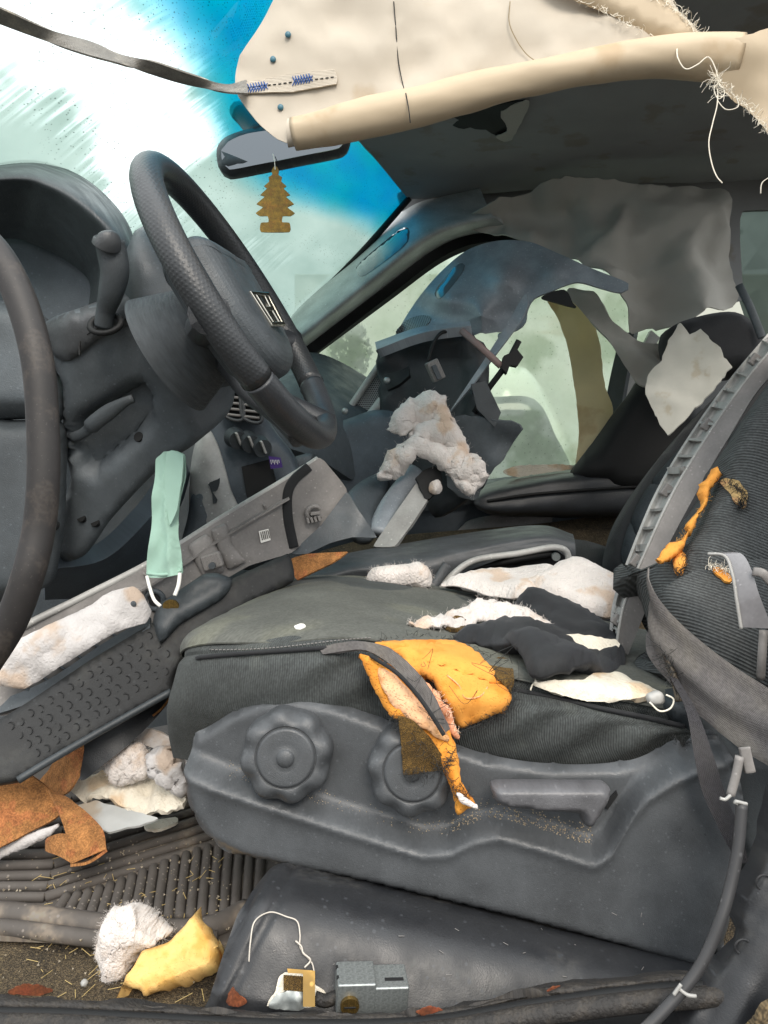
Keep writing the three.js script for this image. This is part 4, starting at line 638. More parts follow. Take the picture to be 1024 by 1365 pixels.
// ---------------------------------------------------------------- driver's seat
const seat = thing('car_seat', 'torn grey driver seat with side trim, two round knobs and exposed foam', 'seat');
const cushRows = [
  [[380, 900, 1.3], [340, 860, 1.26], [400, 832, 1.26], [520, 832, 1.26], [660, 835, 1.26], [800, 850, 1.24], [930, 880, 1.2]],
  [[350, 836, 1.25], [346, 806, 1.18], [404, 772, 1.21], [520, 776, 1.21], [660, 800, 1.2], [800, 830, 1.18], [930, 860, 1.15]],
  [[300, 858, 1.1], [292, 826, .99], [390, 798, .99], [520, 808, .99], [660, 838, .98], [800, 868, .96], [930, 890, .94]],
  [[262, 878, .97], [258, 850, .86], [366, 836, .835], [494, 842, .815], [660, 885, .79], [790, 908, .78], [930, 938, .77]],
  [[252, 890, .95], [254, 873, .825], [368, 866, .785], [490, 861, .772], [660, 910, .757], [790, 938, .75], [930, 965, .745]],
  [[244, 910, .93], [243, 890, .815], [362, 893, .765], [490, 897, .755], [660, 946, .74], [790, 966, .735], [930, 985, .735]],
  [[236, 950, .93], [229, 945, .825], [352, 945, .772], [490, 955, .765], [660, 998, .75], [790, 1018, .75], [930, 1010, .755]],
  [[245, 1010, .95], [238, 1010, .88], [350, 1020, .82], [490, 1030, .81], [660, 1050, .79], [790, 1060, .79], [930, 1040, .79]]];
const cush = loft('cushion', cushRows, { t: 0.004, nu: 110, nv: 110, amp: 0.0035, fr: 11, oct: 3, bumpf: (u, v) => {
  const fold = 0.004 * Math.sin(u * 60 + v * 30) * sst(0.62, 0.7, v) * (1 - sst(0.78, 0.88, v)) * sst(0.3, 0.5, u);
  return fold - 0.006 * Math.exp(-(((v - 0.575) / 0.012) ** 2)) * sst(0.1, 0.2, u); } }, M.fabric, seat);
// top of the cushion: the same charcoal cloth, dirty and toned lighter
const topRows = cushRows.slice(1, 5).map(r => r.map(q => [q[0], q[1] - 1, q[2] - 0.002]));
topRows[3] = cushRows[3].map((q, i) => { const w = cushRows[4][i]; return [lerp(q[0], w[0], .75), lerp(q[1], w[1], .75) - 1, lerp(q[2], w[2], .75) - 0.004]; });
const top = loft('top_cover', topRows, { t: 0.002, nu: 110, nv: 60, amp: 0.0045, fr: 10, oct: 4, bumpf: (u, v) => 0.0035 }, M.topFabric, seat);
const CU = on(cush, 0.003, .78), TU = on(top, 0.003, CU), TF = on(top, 0.003, on(cush, 0.003, 9));
tube('piping', [[262, 877], [300, 873], [370, 868], [430, 864], [500, 861]].map(q => [q[0], q[1], TU(q[0], q[1] + 2) ]), 0.0024, M.blackCloth, seat, { n: 50, m: 6 });
tube('piping', [[686, 920], [740, 930], [800, 944], [860, 956], [912, 968]].map(q => [q[0], q[1], CU(q[0], q[1]) - 0.001]), 0.0024, M.blackCloth, seat, { n: 50, m: 6 });
for (let i = 0; i < 44; i++) { const x = 272 + i * 5.1, y = lerp(866, 853, i / 44) + 3 * Math.sin(i / 9); tube('stitch', [[x, y], [x + 3, y - 0.2]].map(q => [q[0], q[1], TU(q[0], q[1])]), 0.0006, M.grey, top, { n: 1, m: 4 }); }
// side shield
const RL = [[240, 1008], [258, 1014], [300, 1032], [400, 1064], [500, 1096], [565, 1116], [600, 1114], [632, 1098], [664, 1092], [730, 1110], [786, 1128], [806, 1116], [826, 1080], [850, 1046], [890, 1020], [930, 1004], [1000, 985]];
const ry = x => { for (let i = 1; i < RL.length; i++) if (x <= RL[i][0]) { const a = RL[i - 1], b = RL[i], t = (x - a[0]) / (b[0] - a[0]); return lerp(a[1], b[1], t); } return 985; };
const SHIELD = [[254, 984], [275, 972], [310, 950], [350, 934], [395, 930], [450, 942], [520, 966], [580, 986], [650, 1010], [740, 1023], [830, 1020], [880, 1004], [905, 990], [916, 998], [928, 984], [962, 985], [984, 1080], [976, 1150], [960, 1240], [930, 1278], [820, 1248], [700, 1216], [500, 1168], [330, 1132], [290, 1112], [264, 1078], [254, 1040]];
const lowLine = x => 1092 + (x - 260) * 0.235;
const shield = sheet('side_trim', SHIELD, { d: (x, y) => lerp(.775, .715, clamp((x - 250) / 720)) - 0.006 * sst(300, 500, x), step: 6, t: 0.006, smooth: 0.7, bumpf: (x, y) => {
  const e = y - ry(x), st = sst(-16, 12, e) * 0.024, low = -0.03 * sst(0, 130, y - lowLine(x) - 20), lip = 0.004 * Math.exp(-(((e - 8) / 9) ** 2));
  const edge = edgeDist(x, y, SHIELD), rim = -0.016 * (1 - Math.sqrt(1 - (1 - clamp(edge / 14)) ** 2)); return st + lip + low * 0.6 + rim; } }, M.trimSide, seat);
const SD = on(shield, 0, .74);
function knob(px, py, r, turn) {
  const seg = 96, prof = [[1, -0.4], [1, 0.28], [0.97, 0.42], [0.9, 0.5], [0.78, 0.54], [0.66, 0.55], [0.645, 0.5], [0.62, 0.5], [0.6, 0.55], [0.55, 0.575], [0.3, 0.555], [0.2, 0.55], [0.185, 0.58], [0.15, 0.62], [0.08, 0.64], [0, 0.645]], pos = [], ind = [];
  for (let i = 0; i <= seg; i++) for (const [k, z] of prof) { const a = i / seg * 2 * Math.PI, lobe = (0.5 + 0.5 * Math.cos(8 * (a + turn))) ** 1.1; const w = sst(0.7, 1.0, k), rr = r * (k - 0.05 * lobe * w); pos.push(Math.cos(a) * rr, Math.sin(a) * rr, r * (z - (z > 0.2 ? 0.15 * lobe ** 1.4 * sst(0.68, 0.92, k) : 0))); }
  const m = prof.length; for (let i = 0; i < seg; i++) for (let j = 0; j < m - 1; j++) { const a = i * m + j, b = a + m; ind.push(a, b, a + 1, a + 1, b, b + 1); }
  let g = new THREE.BufferGeometry(); g.setAttribute('position', new THREE.BufferAttribute(new Float32Array(pos), 3)); g.setIndex(ind); g.setAttribute('uv', new THREE.BufferAttribute(new Float32Array(pos.length / 3 * 2).map((_, i) => pos[3 * (i >> 1) + (i & 1)]), 2)); g = mergeVertices(g, 1e-6); g.computeVertexNormals();
  const d = SD(px, py); const k = add('adjuster_knob', place(g, P(px, py, d - r * 0.25), -0.18, (px - 450) * -0.0004, 0), M.trimSide, seat);
  return k;
}
knob(384, 1003, 0.0455, 0.2); knob(550, 1022, 0.0435, 0.5);
// recline lever
sheet('recline_lever', [[655, 1050], [664, 1045], [740, 1045], [806, 1046], [814, 1054], [810, 1070], [796, 1092], [786, 1103], [778, 1098], [772, 1084], [720, 1080], [672, 1074], [660, 1066]], { d: .69, step: 6, t: 0.012, puff: 0.01, pw: 9, smooth: 0.5 }, std('#6a6a6d', { map: rep(dustC, 0.2), bumpMap: grainB, bumpScale: 0.0002, roughness: 0.42 }), seat);
sheet('lever_slot', [[806, 1072], [822, 1054], [824, 1060], [810, 1080]], { d: SD(812, 1066) - 0.003, step: 4, t: 0.002, smooth: 0 }, M.black, seat);
// grit caught on the ledge
{ const gs = []; for (let i = 0; i < 420; i++) { const x = rs(600, 790), y = ry(x) + rs(-34, -4) * Math.sqrt(rnd()), s = rs(0.0003, 0.0011); gs.push(place(new THREE.TetrahedronGeometry(s), P(x, y, SD(x, y) - s * 0.3), rs(0, 6), rs(0, 6), 0)); } for (let i = 0; i < 160; i++) { const x = rs(300, 600), y = ry(x) + rs(-22, 0), s = rs(0.0003, 0.0008); gs.push(place(new THREE.TetrahedronGeometry(s), P(x, y, SD(x, y) - s * 0.3), rs(0, 6), rs(0, 6), 0)); } stuff(add('grit', mergeGeometries(gs), std('#a8977c'), seat)); }
// exposed foam of the cushion
{
  const f = sheet('exposed_foam', [[496, 858], [540, 853], [590, 854], [622, 862], [650, 884], [676, 912], [682, 932], [668, 950], [640, 962], [612, 972], [600, 950], [580, 915], [550, 885]], { d: (x, y) => CU(x, y) - 0.012, step: 6, t: 0.012, puff: 0.006, pw: 14, jag: 2.2, amp: 0.006, fr: 16, oct: 5, smooth: 0.7 }, M.foam, seat);
  sheet('foam_ridge', [[500, 856], [560, 853], [606, 854], [632, 868], [660, 896], [640, 886], [606, 868], [560, 864]], { d: (x, y) => CU(x, y) - 0.022, step: 6, t: 0.008, puff: 0.004, pw: 7, jag: 1 }, M.foam, f);
  tube('crack', [[596, 900], [612, 914], [620, 930], [640, 928], [650, 916]].map(q => [q[0], q[1], on(f, 0.0002, .74)(q[0], q[1])]), 0.0009, M.foamPale, f, { n: 30, m: 4 });
  const dF = (x, y) => lerp(.735, .705, clamp((y - 870) / 160));
  sheet('foam_flap', [[479, 873], [500, 878], [522, 888], [552, 912], [584, 950], [604, 984], [612, 1016], [616, 1044], [634, 1070], [624, 1076], [610, 1086], [606, 1070], [600, 1048], [586, 1018], [566, 990], [540, 966], [518, 952], [500, 920]], { d: (x, y) => Math.min(dF(x, y), CU(x, y) - 0.016), step: 6, t: 0.005, puff: 0.004, pw: 8, jag: 1.8, amp: 0.006, fr: 40, smooth: 0.6 }, std('#dc9f42', { map: foamC, bumpMap: foamB, bumpScale: 0.0012, roughness: 0.95 }), seat);
  sheet('pale_foam', [[504, 892], [520, 896], [556, 930], [580, 958], [600, 985], [588, 985], [560, 968], [530, 946], [512, 920]], { d: (x, y) => Math.min(dF(x, y), CU(x, y) - 0.016) - 0.007, step: 6, t: 0.004, puff: 0.003, pw: 6, jag: 2, amp: 0.005, fr: 40 }, std('#ecc9a6', { map: foamC, bumpMap: foamB, bumpScale: 0.001, roughness: 0.95 }), seat);
  sheet('pale_foam', [[560, 912], [578, 916], [596, 942], [606, 966], [612, 985], [598, 975], [580, 950]], { d: (x, y) => CU(x, y) - 0.026, step: 6, t: 0.004, puff: 0.003, pw: 6, jag: 3, amp: 0.006, fr: 40 }, std('#e0a98a', { map: foamC, bumpMap: foamB, bumpScale: 0.001, roughness: 0.95 }), seat);
  const st = loft('torn_webbing', [[[424, 862, .768], [470, 855, .755], [510, 860, .735], [545, 884, .72], [572, 916, .712], [590, 950, .705], [600, 972, .70]], [[430, 872, .762], [475, 866, .745], [500, 872, .735], [532, 896, .72], [560, 928, .712], [580, 956, .705], [594, 976, .70]]], { t: 0.003, nu: 60, nv: 6, amp: 0.002, fr: 50 }, M.belt, seat);
  tube('torn_seam', [[494, 874, .728], [530, 898, .712], [556, 926, .704], [576, 954, .698], [592, 980, .694]], 0.0022, M.blackCloth, seat, { n: 30, m: 6 });
  sheet('hook_patch', [[532, 956], [552, 962], [574, 984], [592, 1012], [590, 1026], [566, 1030], [538, 1032], [536, 1000]], { d: .706, step: 6, t: 0.003, jag: 1, amp: 0.003, fr: 60, smooth: 0.4 }, M.velcro, seat);
  sheet('hook_patch', [[636, 884], [666, 876], [682, 880], [686, 908], [680, 922], [664, 904]], { d: (x, y) => CU(x, y) - 0.018, step: 6, t: 0.003, jag: 1.2, smooth: 0.4 }, M.velcro, seat);
  sheet('white_tuft', [[608, 1058], [620, 1062], [638, 1074], [634, 1078], [618, 1072]], { d: .69, step: 4, t: 0.002, puff: 0.002, pw: 4, jag: 2 }, M.wadding, seat);
  const L = (a) => a.map(q => [q[0], q[1], Math.min(q[2] ?? 9, CU(q[0], q[1]) - 0.012)]);
  fray('frayed_threads', L([[500, 855], [560, 850], [610, 852], [650, 878], [680, 905], [686, 932], [670, 954], [640, 966], [612, 976]]), { n: 420, len: 0.009, r: 0.00022 }, M.darkThread, seat);
  fray('frayed_threads', [[536, 1034, .702], [566, 1032, .702], [592, 1026, .7], [606, 1000, .7]], { n: 120, len: 0.009 }, M.darkThread, seat);
  fray('frayed_threads', [[520, 952, .715], [536, 968, .71], [590, 1020, .7], [612, 1060, .695], [628, 1060, .695]], { n: 120, len: 0.01 }, M.darkThread, seat);
  fray('foam_fibres', [[580, 920, .715], [600, 950, .71], [612, 980, .705]], { n: 70, len: 0.005, r: 0.00018 }, std('#eecdb0'), seat);
  fray('frayed_threads', L([[900, 985], [915, 995], [905, 1000]]), { n: 80, len: 0.014 }, M.darkThread, seat);
  for (let i = 0; i < 16; i++) { const x = rs(540, 690), y = rs(870, 1000); tube('loose_thread', [[x, y, .7], [x + rs(-16, 16), y + rs(-14, 14), .69], [x + rs(-24, 24), y + rs(-20, 20), .7], [x + rs(-36, 36), y + rs(-26, 26), .705]], 0.00022, M.darkThread, seat, { n: 16, m: 4 }); }
  sheet('white_scrap', [[392, 834], [402, 831], [408, 834], [398, 839]], { d: TU, step: 3, t: 0.001, jag: 1 }, M.white, seat);
}
// backrest of the driver's seat
{
  const bk = sheet('backrest', [[1090, 430, .9], [1040, 490, .9], [1000, 545, .89], [966, 600, .88], [954, 640, .87], [930, 690, .855], [904, 735, .84], [878, 752, .83], [872, 790, .82], [880, 850, .80], [900, 900, .79], [940, 950, .77], [1000, 1000, .76], [1090, 1020, .76], [1130, 700, .84]], { step: 9, t: 0.08, puff: 0.05, pw: 40, back: 1, amp: 0.01, fr: 8, oct: 3, uvrot: 1.15, bumpf: (x, y) => 0.012 * Math.sin((x * 0.5 + y) / 34) * sst(740, 800, y) }, M.ribFabric, seat);
  const B = on(bk, 0.006, .8);
  sheet('torn_foam', [[944, 640], [935, 660], [938, 668], [926, 688], [915, 700], [918, 709], [903, 721], [892, 722], [884, 733], [876, 743], [882, 751], [893, 744], [902, 739], [911, 728], [915, 716], [925, 704], [933, 684], [941, 672], [947, 658], [953, 646], [963, 633], [956, 623], [947, 630]], { d: (x, y) => lerp(.852, .80, clamp((y - 625) / 120)), step: 3.5, t: 0.01, puff: 0.002, pw: 4, jag: 3.2, amp: 0.006, fr: 26, oct: 5, smooth: 0.4 }, M.foam, seat);
  sheet('torn_foam', [[898, 742], [910, 734], [914, 748], [906, 766], [898, 762]], { d: B, step: 4, t: 0.004, puff: 0.003, pw: 5, jag: 2 }, M.foam, seat);
  sheet('torn_foam', [[960, 640], [980, 640], [996, 656], [992, 676], [980, 668], [968, 652]], { d: B, step: 4, t: 0.003, jag: 2.5 }, std('#c8a878', { map: feltC, roughness: 1 }), seat);
  sheet('torn_foam', [[950, 758], [964, 758], [976, 772], [968, 776]], { d: B, step: 4, t: 0.003, jag: 1.5 }, M.foam, seat);
  const L = a => a.map(q => [q[0], q[1], B(q[0], q[1]) - 0.004]);
  fray('frayed_threads', L([[958, 640], [980, 648], [994, 660], [990, 676], [984, 668]]), { n: 160, len: 0.009 }, M.darkThread, seat);
  fray('frayed_threads', L([[912, 726], [916, 745], [906, 766], [896, 756]]), { n: 140, len: 0.009 }, M.darkThread, seat);
  fray('frayed_threads', L([[944, 752], [966, 758], [980, 770]]), { n: 90, len: 0.008 }, M.thread, seat);
  fray('foam_fibres', L([[958, 630], [930, 690], [890, 740]]), { n: 90, len: 0.006 }, std('#e0a85a'), seat);
  // frame and mechanism under the backrest
  sheet('recliner_cover', [[885, 940], [930, 930], [990, 990], [1040, 1000], [1040, 1100], [990, 1180], [960, 1060], [920, 990]], { d: .745, step: 12, t: 0.03, puff: 0.015, pw: 20 }, M.dark, seat);
}
// ---------------------------------------------------------------- belts, cable, plastic strip
{
  const b = loft('lap_belt_webbing', [[[864, 756, .76], [866, 776, .745], [884, 806, .73], [924, 846, .71], [975, 886, .68], [1050, 934, .64]], [[866, 800, .752], [866, 830, .745], [882, 860, .73], [926, 905, .70], [980, 945, .665], [1050, 985, .63]], [[862, 848, .758], [868, 876, .75], [892, 906, .735], [934, 952, .70], [986, 996, .66], [1050, 1035, .625]]], { t: 0.0014, nu: 70, nv: 24, amp: 0.003, fr: 16, oct: 3, bumpf: (u, v) => 0.0018 * Math.sin(v * 13 + u * 2) }, M.belt);
  tag(b, 'wide grey seat belt webbing looped round the driver backrest', 'seat belt');
  const b2 = loft('seat_belt_tail', [[[892, 900, .72], [914, 945, .69], [926, 1010, .668], [938, 1060, .664], [966, 1120, .664], [985, 1150, .67]], [[904, 905, .715], [930, 950, .685], [952, 1010, .663], [968, 1060, .66], [988, 1110, .66], [998, 1150, .668]]], { t: 0.0014, nu: 40, nv: 8, amp: 0.001, fr: 20 }, std('#4f4d52', { map: smoothFabC, bumpMap: beltB, bumpScale: 0.0006, roughness: 0.7 }));
  tag(b2, 'darker seat belt tail tucked down behind the seat side trim', 'seat belt');
  const r = thing('belt_buckle_wreck', 'frayed cable ends with a small white tag beside the belt', 'cable');
  tube('cable_end', [[888, 870, .73], [894, 890, .725], [902, 915, .72], [906, 935, .715]], 0.004, std('#6d6257', { map: feltC }), r, { n: 20, m: 7 });
  sheet('white_tag', [[864, 928], [880, 922], [886, 930], [884, 938], [868, 940]], { d: .72, t: 0.006, puff: 0.002, pw: 4, step: 4 }, M.lightGrey, r);
  tube('wire_loop', [[866, 936, .715], [880, 948, .712], [894, 944, .71], [898, 932, .712], [888, 926, .714]], 0.0009, M.thread, r, { n: 30, m: 5 });
  fray('strands', [[884, 860, .73], [892, 890, .72], [900, 920, .715]], { n: 80, len: 0.016 }, M.darkThread, r);
  const p = thing('clear_plastic_strip', 'translucent grey plastic strip bent over the backrest', 'plastic strip');
  loft('strip', [[[944, 737, .70], [966, 740, .69], [976, 764, .68], [982, 800, .675], [988, 836, .675]], [[960, 736, .70], [988, 738, .685], [1002, 760, .675], [1012, 792, .67], [1030, 838, .67]]], { t: 0.002, nu: 40, nv: 8 }, M.clearGrey, p);
  tube('bright_edge', [[944, 738, .698], [966, 741, .688], [976, 764, .678], [982, 800, .673], [988, 838, .673]], 0.0016, M.lightGrey, p, { n: 40, m: 5 });
  tube('metal_rod', [[1018, 840, .69], [1016, 870, .69], [1014, 904, .70]], 0.004, M.grey, p, { n: 10, m: 8 });
  tube('clip', [[1004, 762, .67], [1016, 764, .665], [1028, 776, .665]], 0.004, M.grey, p, { n: 10, m: 8, flat: 0.4 });
  const c = thing('black_cable', 'stripped black cable bowing down beside the door opening', 'cable');
  tube('sheath', [[989, 1072, .545], [984, 1130, .54], [974, 1180, .535], [962, 1222, .53], [932, 1290, .525], [884, 1348, .52], [830, 1400, .515]], 0.0041, std('#4a4a4c', { map: dirtyC, roughness: 0.5 }), c, { n: 60, m: 10 });
  tube('broken_end', [[986, 1008, .55], [982, 1030, .55], [974, 1060, .55]], 0.0032, M.grey, c, { n: 10, m: 8 });
  tube('broken_end', [[992, 996, .55], [996, 1014, .55], [1000, 1030, .55]], 0.004, M.grey, c, { n: 10, m: 6, flat: 0.3 });
  for (const pts of [[[974, 1060, .548], [966, 1066, .547], [960, 1064, .547]], [[988, 1074, .545], [978, 1068, .543], [996, 1072, .543]], [[986, 1128, .538], [982, 1134, .538]], [[905, 1318, .52], [916, 1326, .518], [928, 1328, .518]], [[898, 1326, .518], [908, 1312, .518]]]) tube('torn_shred', pts, 0.0013, M.lightGrey, c, { n: 8, m: 5 });
}
let SL;
// ---------------------------------------------------------------- door opening: pillar foot, sill box, rubber seal
{
  const p = sheet('pillar_foot_trim', [[1120, 880, .56], [1080, 960, .56], [1044, 1060, .56], [1022, 1140, .555], [996, 1196, .55], [980, 1262, .545], [952, 1302, .54], [908, 1372, .535], [890, 1440, .53], [1140, 1440, .53]], { step: 12, t: 0.03, puff: 0.004, pw: 10, amp: 0.002, fr: 20, smooth: 0.6, bumpf: (x, y) => 0.012 * sst(24, 50, x - (1022 - (y - 1130) * 0.47)) }, M.sillDark); struct(p, 'dark scuffed pillar foot trim at the door opening');
  struct(sheet('centre_pillar', [[1130, 1000, .6], [1110, 700, .62], [1120, 300, .66], [1150, -260, .74], [1320, -260, .74], [1330, 400, .64], [1320, 1000, .6]], { step: 40, t: 0.05, smooth: 0.4 }, M.dark), 'dark centre pillar beside the driver backrest');
  for (const [x, y] of [[1018, 1176], [990, 1262]]) add('screw_cap', place(new THREE.TorusGeometry(0.0055, 0.0009, 8, 20), P(x, y, on(p, 0.0005, .54)(x, y))), M.sillDark, p);
  sheet('cloth_corner', [[994, 1390], [1008, 1356], [1024, 1340], [1060, 1330], [1060, 1400]], { d: .5, t: 0.004, step: 5, jag: 2, amp: 0.003, fr: 60 }, std('#a3947c', { map: carpetC, roughness: 1 }), p);
  const bx = thing('sill_cover', 'dark plastic sill cover box in front of the seat base', 'sill cover');
  const O = [[278, 1334], [290, 1290], [318, 1210], [340, 1168], [352, 1154], [380, 1150], [420, 1152], [560, 1180], [700, 1212], [800, 1234], [935, 1262], [975, 1280], [940, 1350], [600, 1372], [280, 1372]];
  const topL = (x) => 1152 + (x - 370) * 0.215;
  const sb = sheet('cover', O, { d: (x, y) => { const q = Math.max(-30, y - topL(x)); return .603 + .045 * (1 - clamp(q / 190)) + .085 * Math.exp(-Math.max(0, q) / 22) + (q < 0 ? -q * 0.0006 : 0); }, step: 7, t: 0.01, smooth: 0.5, bumpf: (x, y) => -0.014 * (1 - Math.sqrt(1 - (1 - clamp((x - (352 - (y - 1158) * 0.44)) / 22)) ** 2)) - 0.004 * Math.exp(-(((x - (384 - (y - 1170) * 0.5)) / 4) ** 2)) }, M.sillDark, bx);
  const S = on(sb, 0.001, .66); SL = S;
  for (let i = 0; i < 26; i++) { const x = rs(360, 900), y = rs(1215, 1330) , a = rs(0, 3.1), l = rs(2, 10); tube('scratch', [[x, y], [x + Math.cos(a) * l, y + Math.sin(a) * l * 0.6]].map(q => [q[0], q[1], S(q[0], q[1])]), 0.0003, M.grey, bx, { n: 2, m: 4 }); }
  const s = thing('door_seal', 'scuffed black rubber door seal along the sill', 'seal'); s.userData.kind = 'structure'; delete s.userData.category;
  const sx = [-90, 60, 200, 380, 560, 720, 860, 980, 1090], up = [1326, 1330, 1336, 1350, 1346, 1314, 1298, 1290, 1286], lo = [1346, 1347, 1354, 1362, 1359, 1334, 1316, 1308, 1300];
  loft('upper_lip', [sx.map((x, i) => [x, up[i], .60 - i * .004]), sx.map((x, i) => [x, (up[i] + lo[i]) / 2 - 1, .583 - i * .004]), sx.map((x, i) => [x, lo[i] + 2, .582 - i * .004])], { t: 0.006, nu: 160, nv: 10, amp: 0.004, fr: 26, oct: 5 }, M.rubber, s);
  tube('lower_lip', sx.map((x, i) => [x, lo[i] + 8, .574 - i * .004]), 0.0058, M.black, s, { n: 120, m: 10 });
  tube('bead', sx.map((x, i) => [x, lo[i] + 19, .565 - i * .004]), 0.0072, M.rubber, s, { n: 120, m: 10 });
  struct(sheet('sill_edge', [[-100, 1360, .6], [500, 1364, .6], [960, 1330, .6], [1000, 1480, .5], [-100, 1480, .5]], { step: 40, t: 0.03 }, M.black), 'black sill below the rubber seal');
  for (const [x, y, w] of [[574, 1350, 20], [742, 1322, 14], [40, 1320, 30]]) tag(sheet('rust_flake', [[x - w, y + 2], [x - w * 0.3, y - 7], [x + w * 0.6, y - 5], [x + w, y + 3], [x + w * 0.2, y + 8]], { d: x < 100 ? onY(x, y, 0.006) : .566, step: 4, t: 0.001, jag: 3 }, M.rust), x < 100 ? 'rust brown flake lying on the floor carpet' : x < 600 ? 'rust flake stuck on the rubber seal below the latch' : 'rust patch on the rubber seal right of the latch', 'rust flake');
  const hs = tube('hanging_door_seal', [[-40, 300, .63], [0, 345, .62], [28, 400, .615], [50, 480, .61], [57, 560, .608], [58, 640, .606], [52, 705, .605], [38, 765, .60], [14, 830, .60], [-30, 900, .60]], 0.0125, M.seal, scene, { n: 80, m: 16, flat: 0.7 }); tag(hs, 'loose black rubber seal hanging in front of the dashboard end', 'seal');
}
{ // latch and wire; SL is the distance of the sill cover's face
  const l = thing('striker_latch', 'shiny zinc box latch with brass bolt on the sill cover', 'latch');
  const S2 = (x, y) => SL(x, y), d0 = S2(495, 1316) - 0.016, c0 = P(480, 1316, d0), tilt = [0.06, 0.12, -0.07];
  const part = (name, w, h, dd, ox, oy, oz, m, r = 0.0015) => { const g = box(w, h, dd, r); g.translate(ox, oy, oz); return add(name, place(g, c0, ...tilt), m, l); };
  part('box', 0.030, 0.026, 0.026, -0.004, 0, 0, M.zinc); part('box_step', 0.027, 0.023, 0.026, 0.0235, -0.002, 0, M.zinc);
  part('slot', 0.015, 0.0012, 0.0035, 0.026, 0.0093, 0.004, M.black, 0.0003);
  for (const [ox, oz] of [[-0.0185, 0.004], [-0.0185, -0.007]]) part('notch', 0.0018, 0.002, 0.003, ox, 0.0122, oz, M.black, 0.0003);
  { const g = new THREE.CylinderGeometry(0.0072, 0.0072, 0.005, 20).rotateX(Math.PI / 2); g.translate(-0.009, -0.003, 0.014); add('bolt_head', place(g, c0, ...tilt), M.brass, l); const g2 = box(0.009, 0.0012, 0.001, 0.0003); g2.translate(-0.009, -0.003, 0.0168); add('bolt_slot', place(g2, c0, ...tilt), M.black, l); }
  const b = thing('rusty_bracket', 'small rusty metal bracket with torn board beside the zinc latch', 'bracket');
  const SB = k => (x, y) => SL(x, y) - k;
  sheet('torn_board', [[356, 1340], [366, 1322], [374, 1300], [402, 1296], [420, 1312], [436, 1326], [426, 1340], [390, 1346]], { d: SB(0.006), step: 5, t: 0.004, jag: 2.5, smooth: 0.3 }, M.board, b);
  sheet('brown_block', [[378, 1300], [404, 1302], [404, 1322], [378, 1320]], { d: SB(0.013), step: 5, t: 0.008, smooth: 0 }, M.velcro, b);
  sheet('bracket_plate', [[383, 1291], [420, 1294], [420, 1342], [404, 1342], [404, 1298], [384, 1297]], { d: SB(0.018), step: 5, t: 0.003, smooth: 0 }, M.brass, b);
  sheet('torn_foil', [[360, 1344], [372, 1324], [404, 1322], [404, 1346]], { d: SB(0.012), step: 5, t: 0.002, jag: 2, amp: 0.004, fr: 60 }, M.zinc, b);
  tube('link', [[420, 1330], [434, 1334], [450, 1328]].map(q => [q[0], q[1], SL(...q) - 0.01]), 0.005, M.rubber, b, { n: 10, m: 8 });
  const w = thing('thin_wire', 'thin bent metal wire curling over the sill cover', 'wire');
  tube('strand', [[332, 1282, .66], [334, 1256, .66], [340, 1228, .665], [360, 1216, .665], [382, 1222, .66], [396, 1228, .655], [400, 1246, .65], [400, 1262, .645], [408, 1274, .64], [416, 1284, .63], [419, 1296, .622]].map(q => [q[0], q[1], SL(q[0], q[1]) - 0.004]), 0.0007, M.steelWire, w, { n: 80, m: 5 });
  tube('strand', [[394, 1254, .65], [402, 1262, .645], [404, 1270, .64], [414, 1280, .632], [406, 1290, .626]].map(q => [q[0], q[1], SL(q[0], q[1]) - 0.005]), 0.0009, M.steelWire, w, { n: 30, m: 5 });
  tag(sheet('dry_leaf', [[302, 1338], [306, 1326], [312, 1316], [318, 1324], [328, 1338], [318, 1342]], { d: (x, y) => SL(x, y) - 0.006, step: 3, t: 0.001, jag: 2, amp: 0.006, fr: 60 }, M.rust), 'curled brown dry leaf at the foot of the sill cover', 'leaf');
}
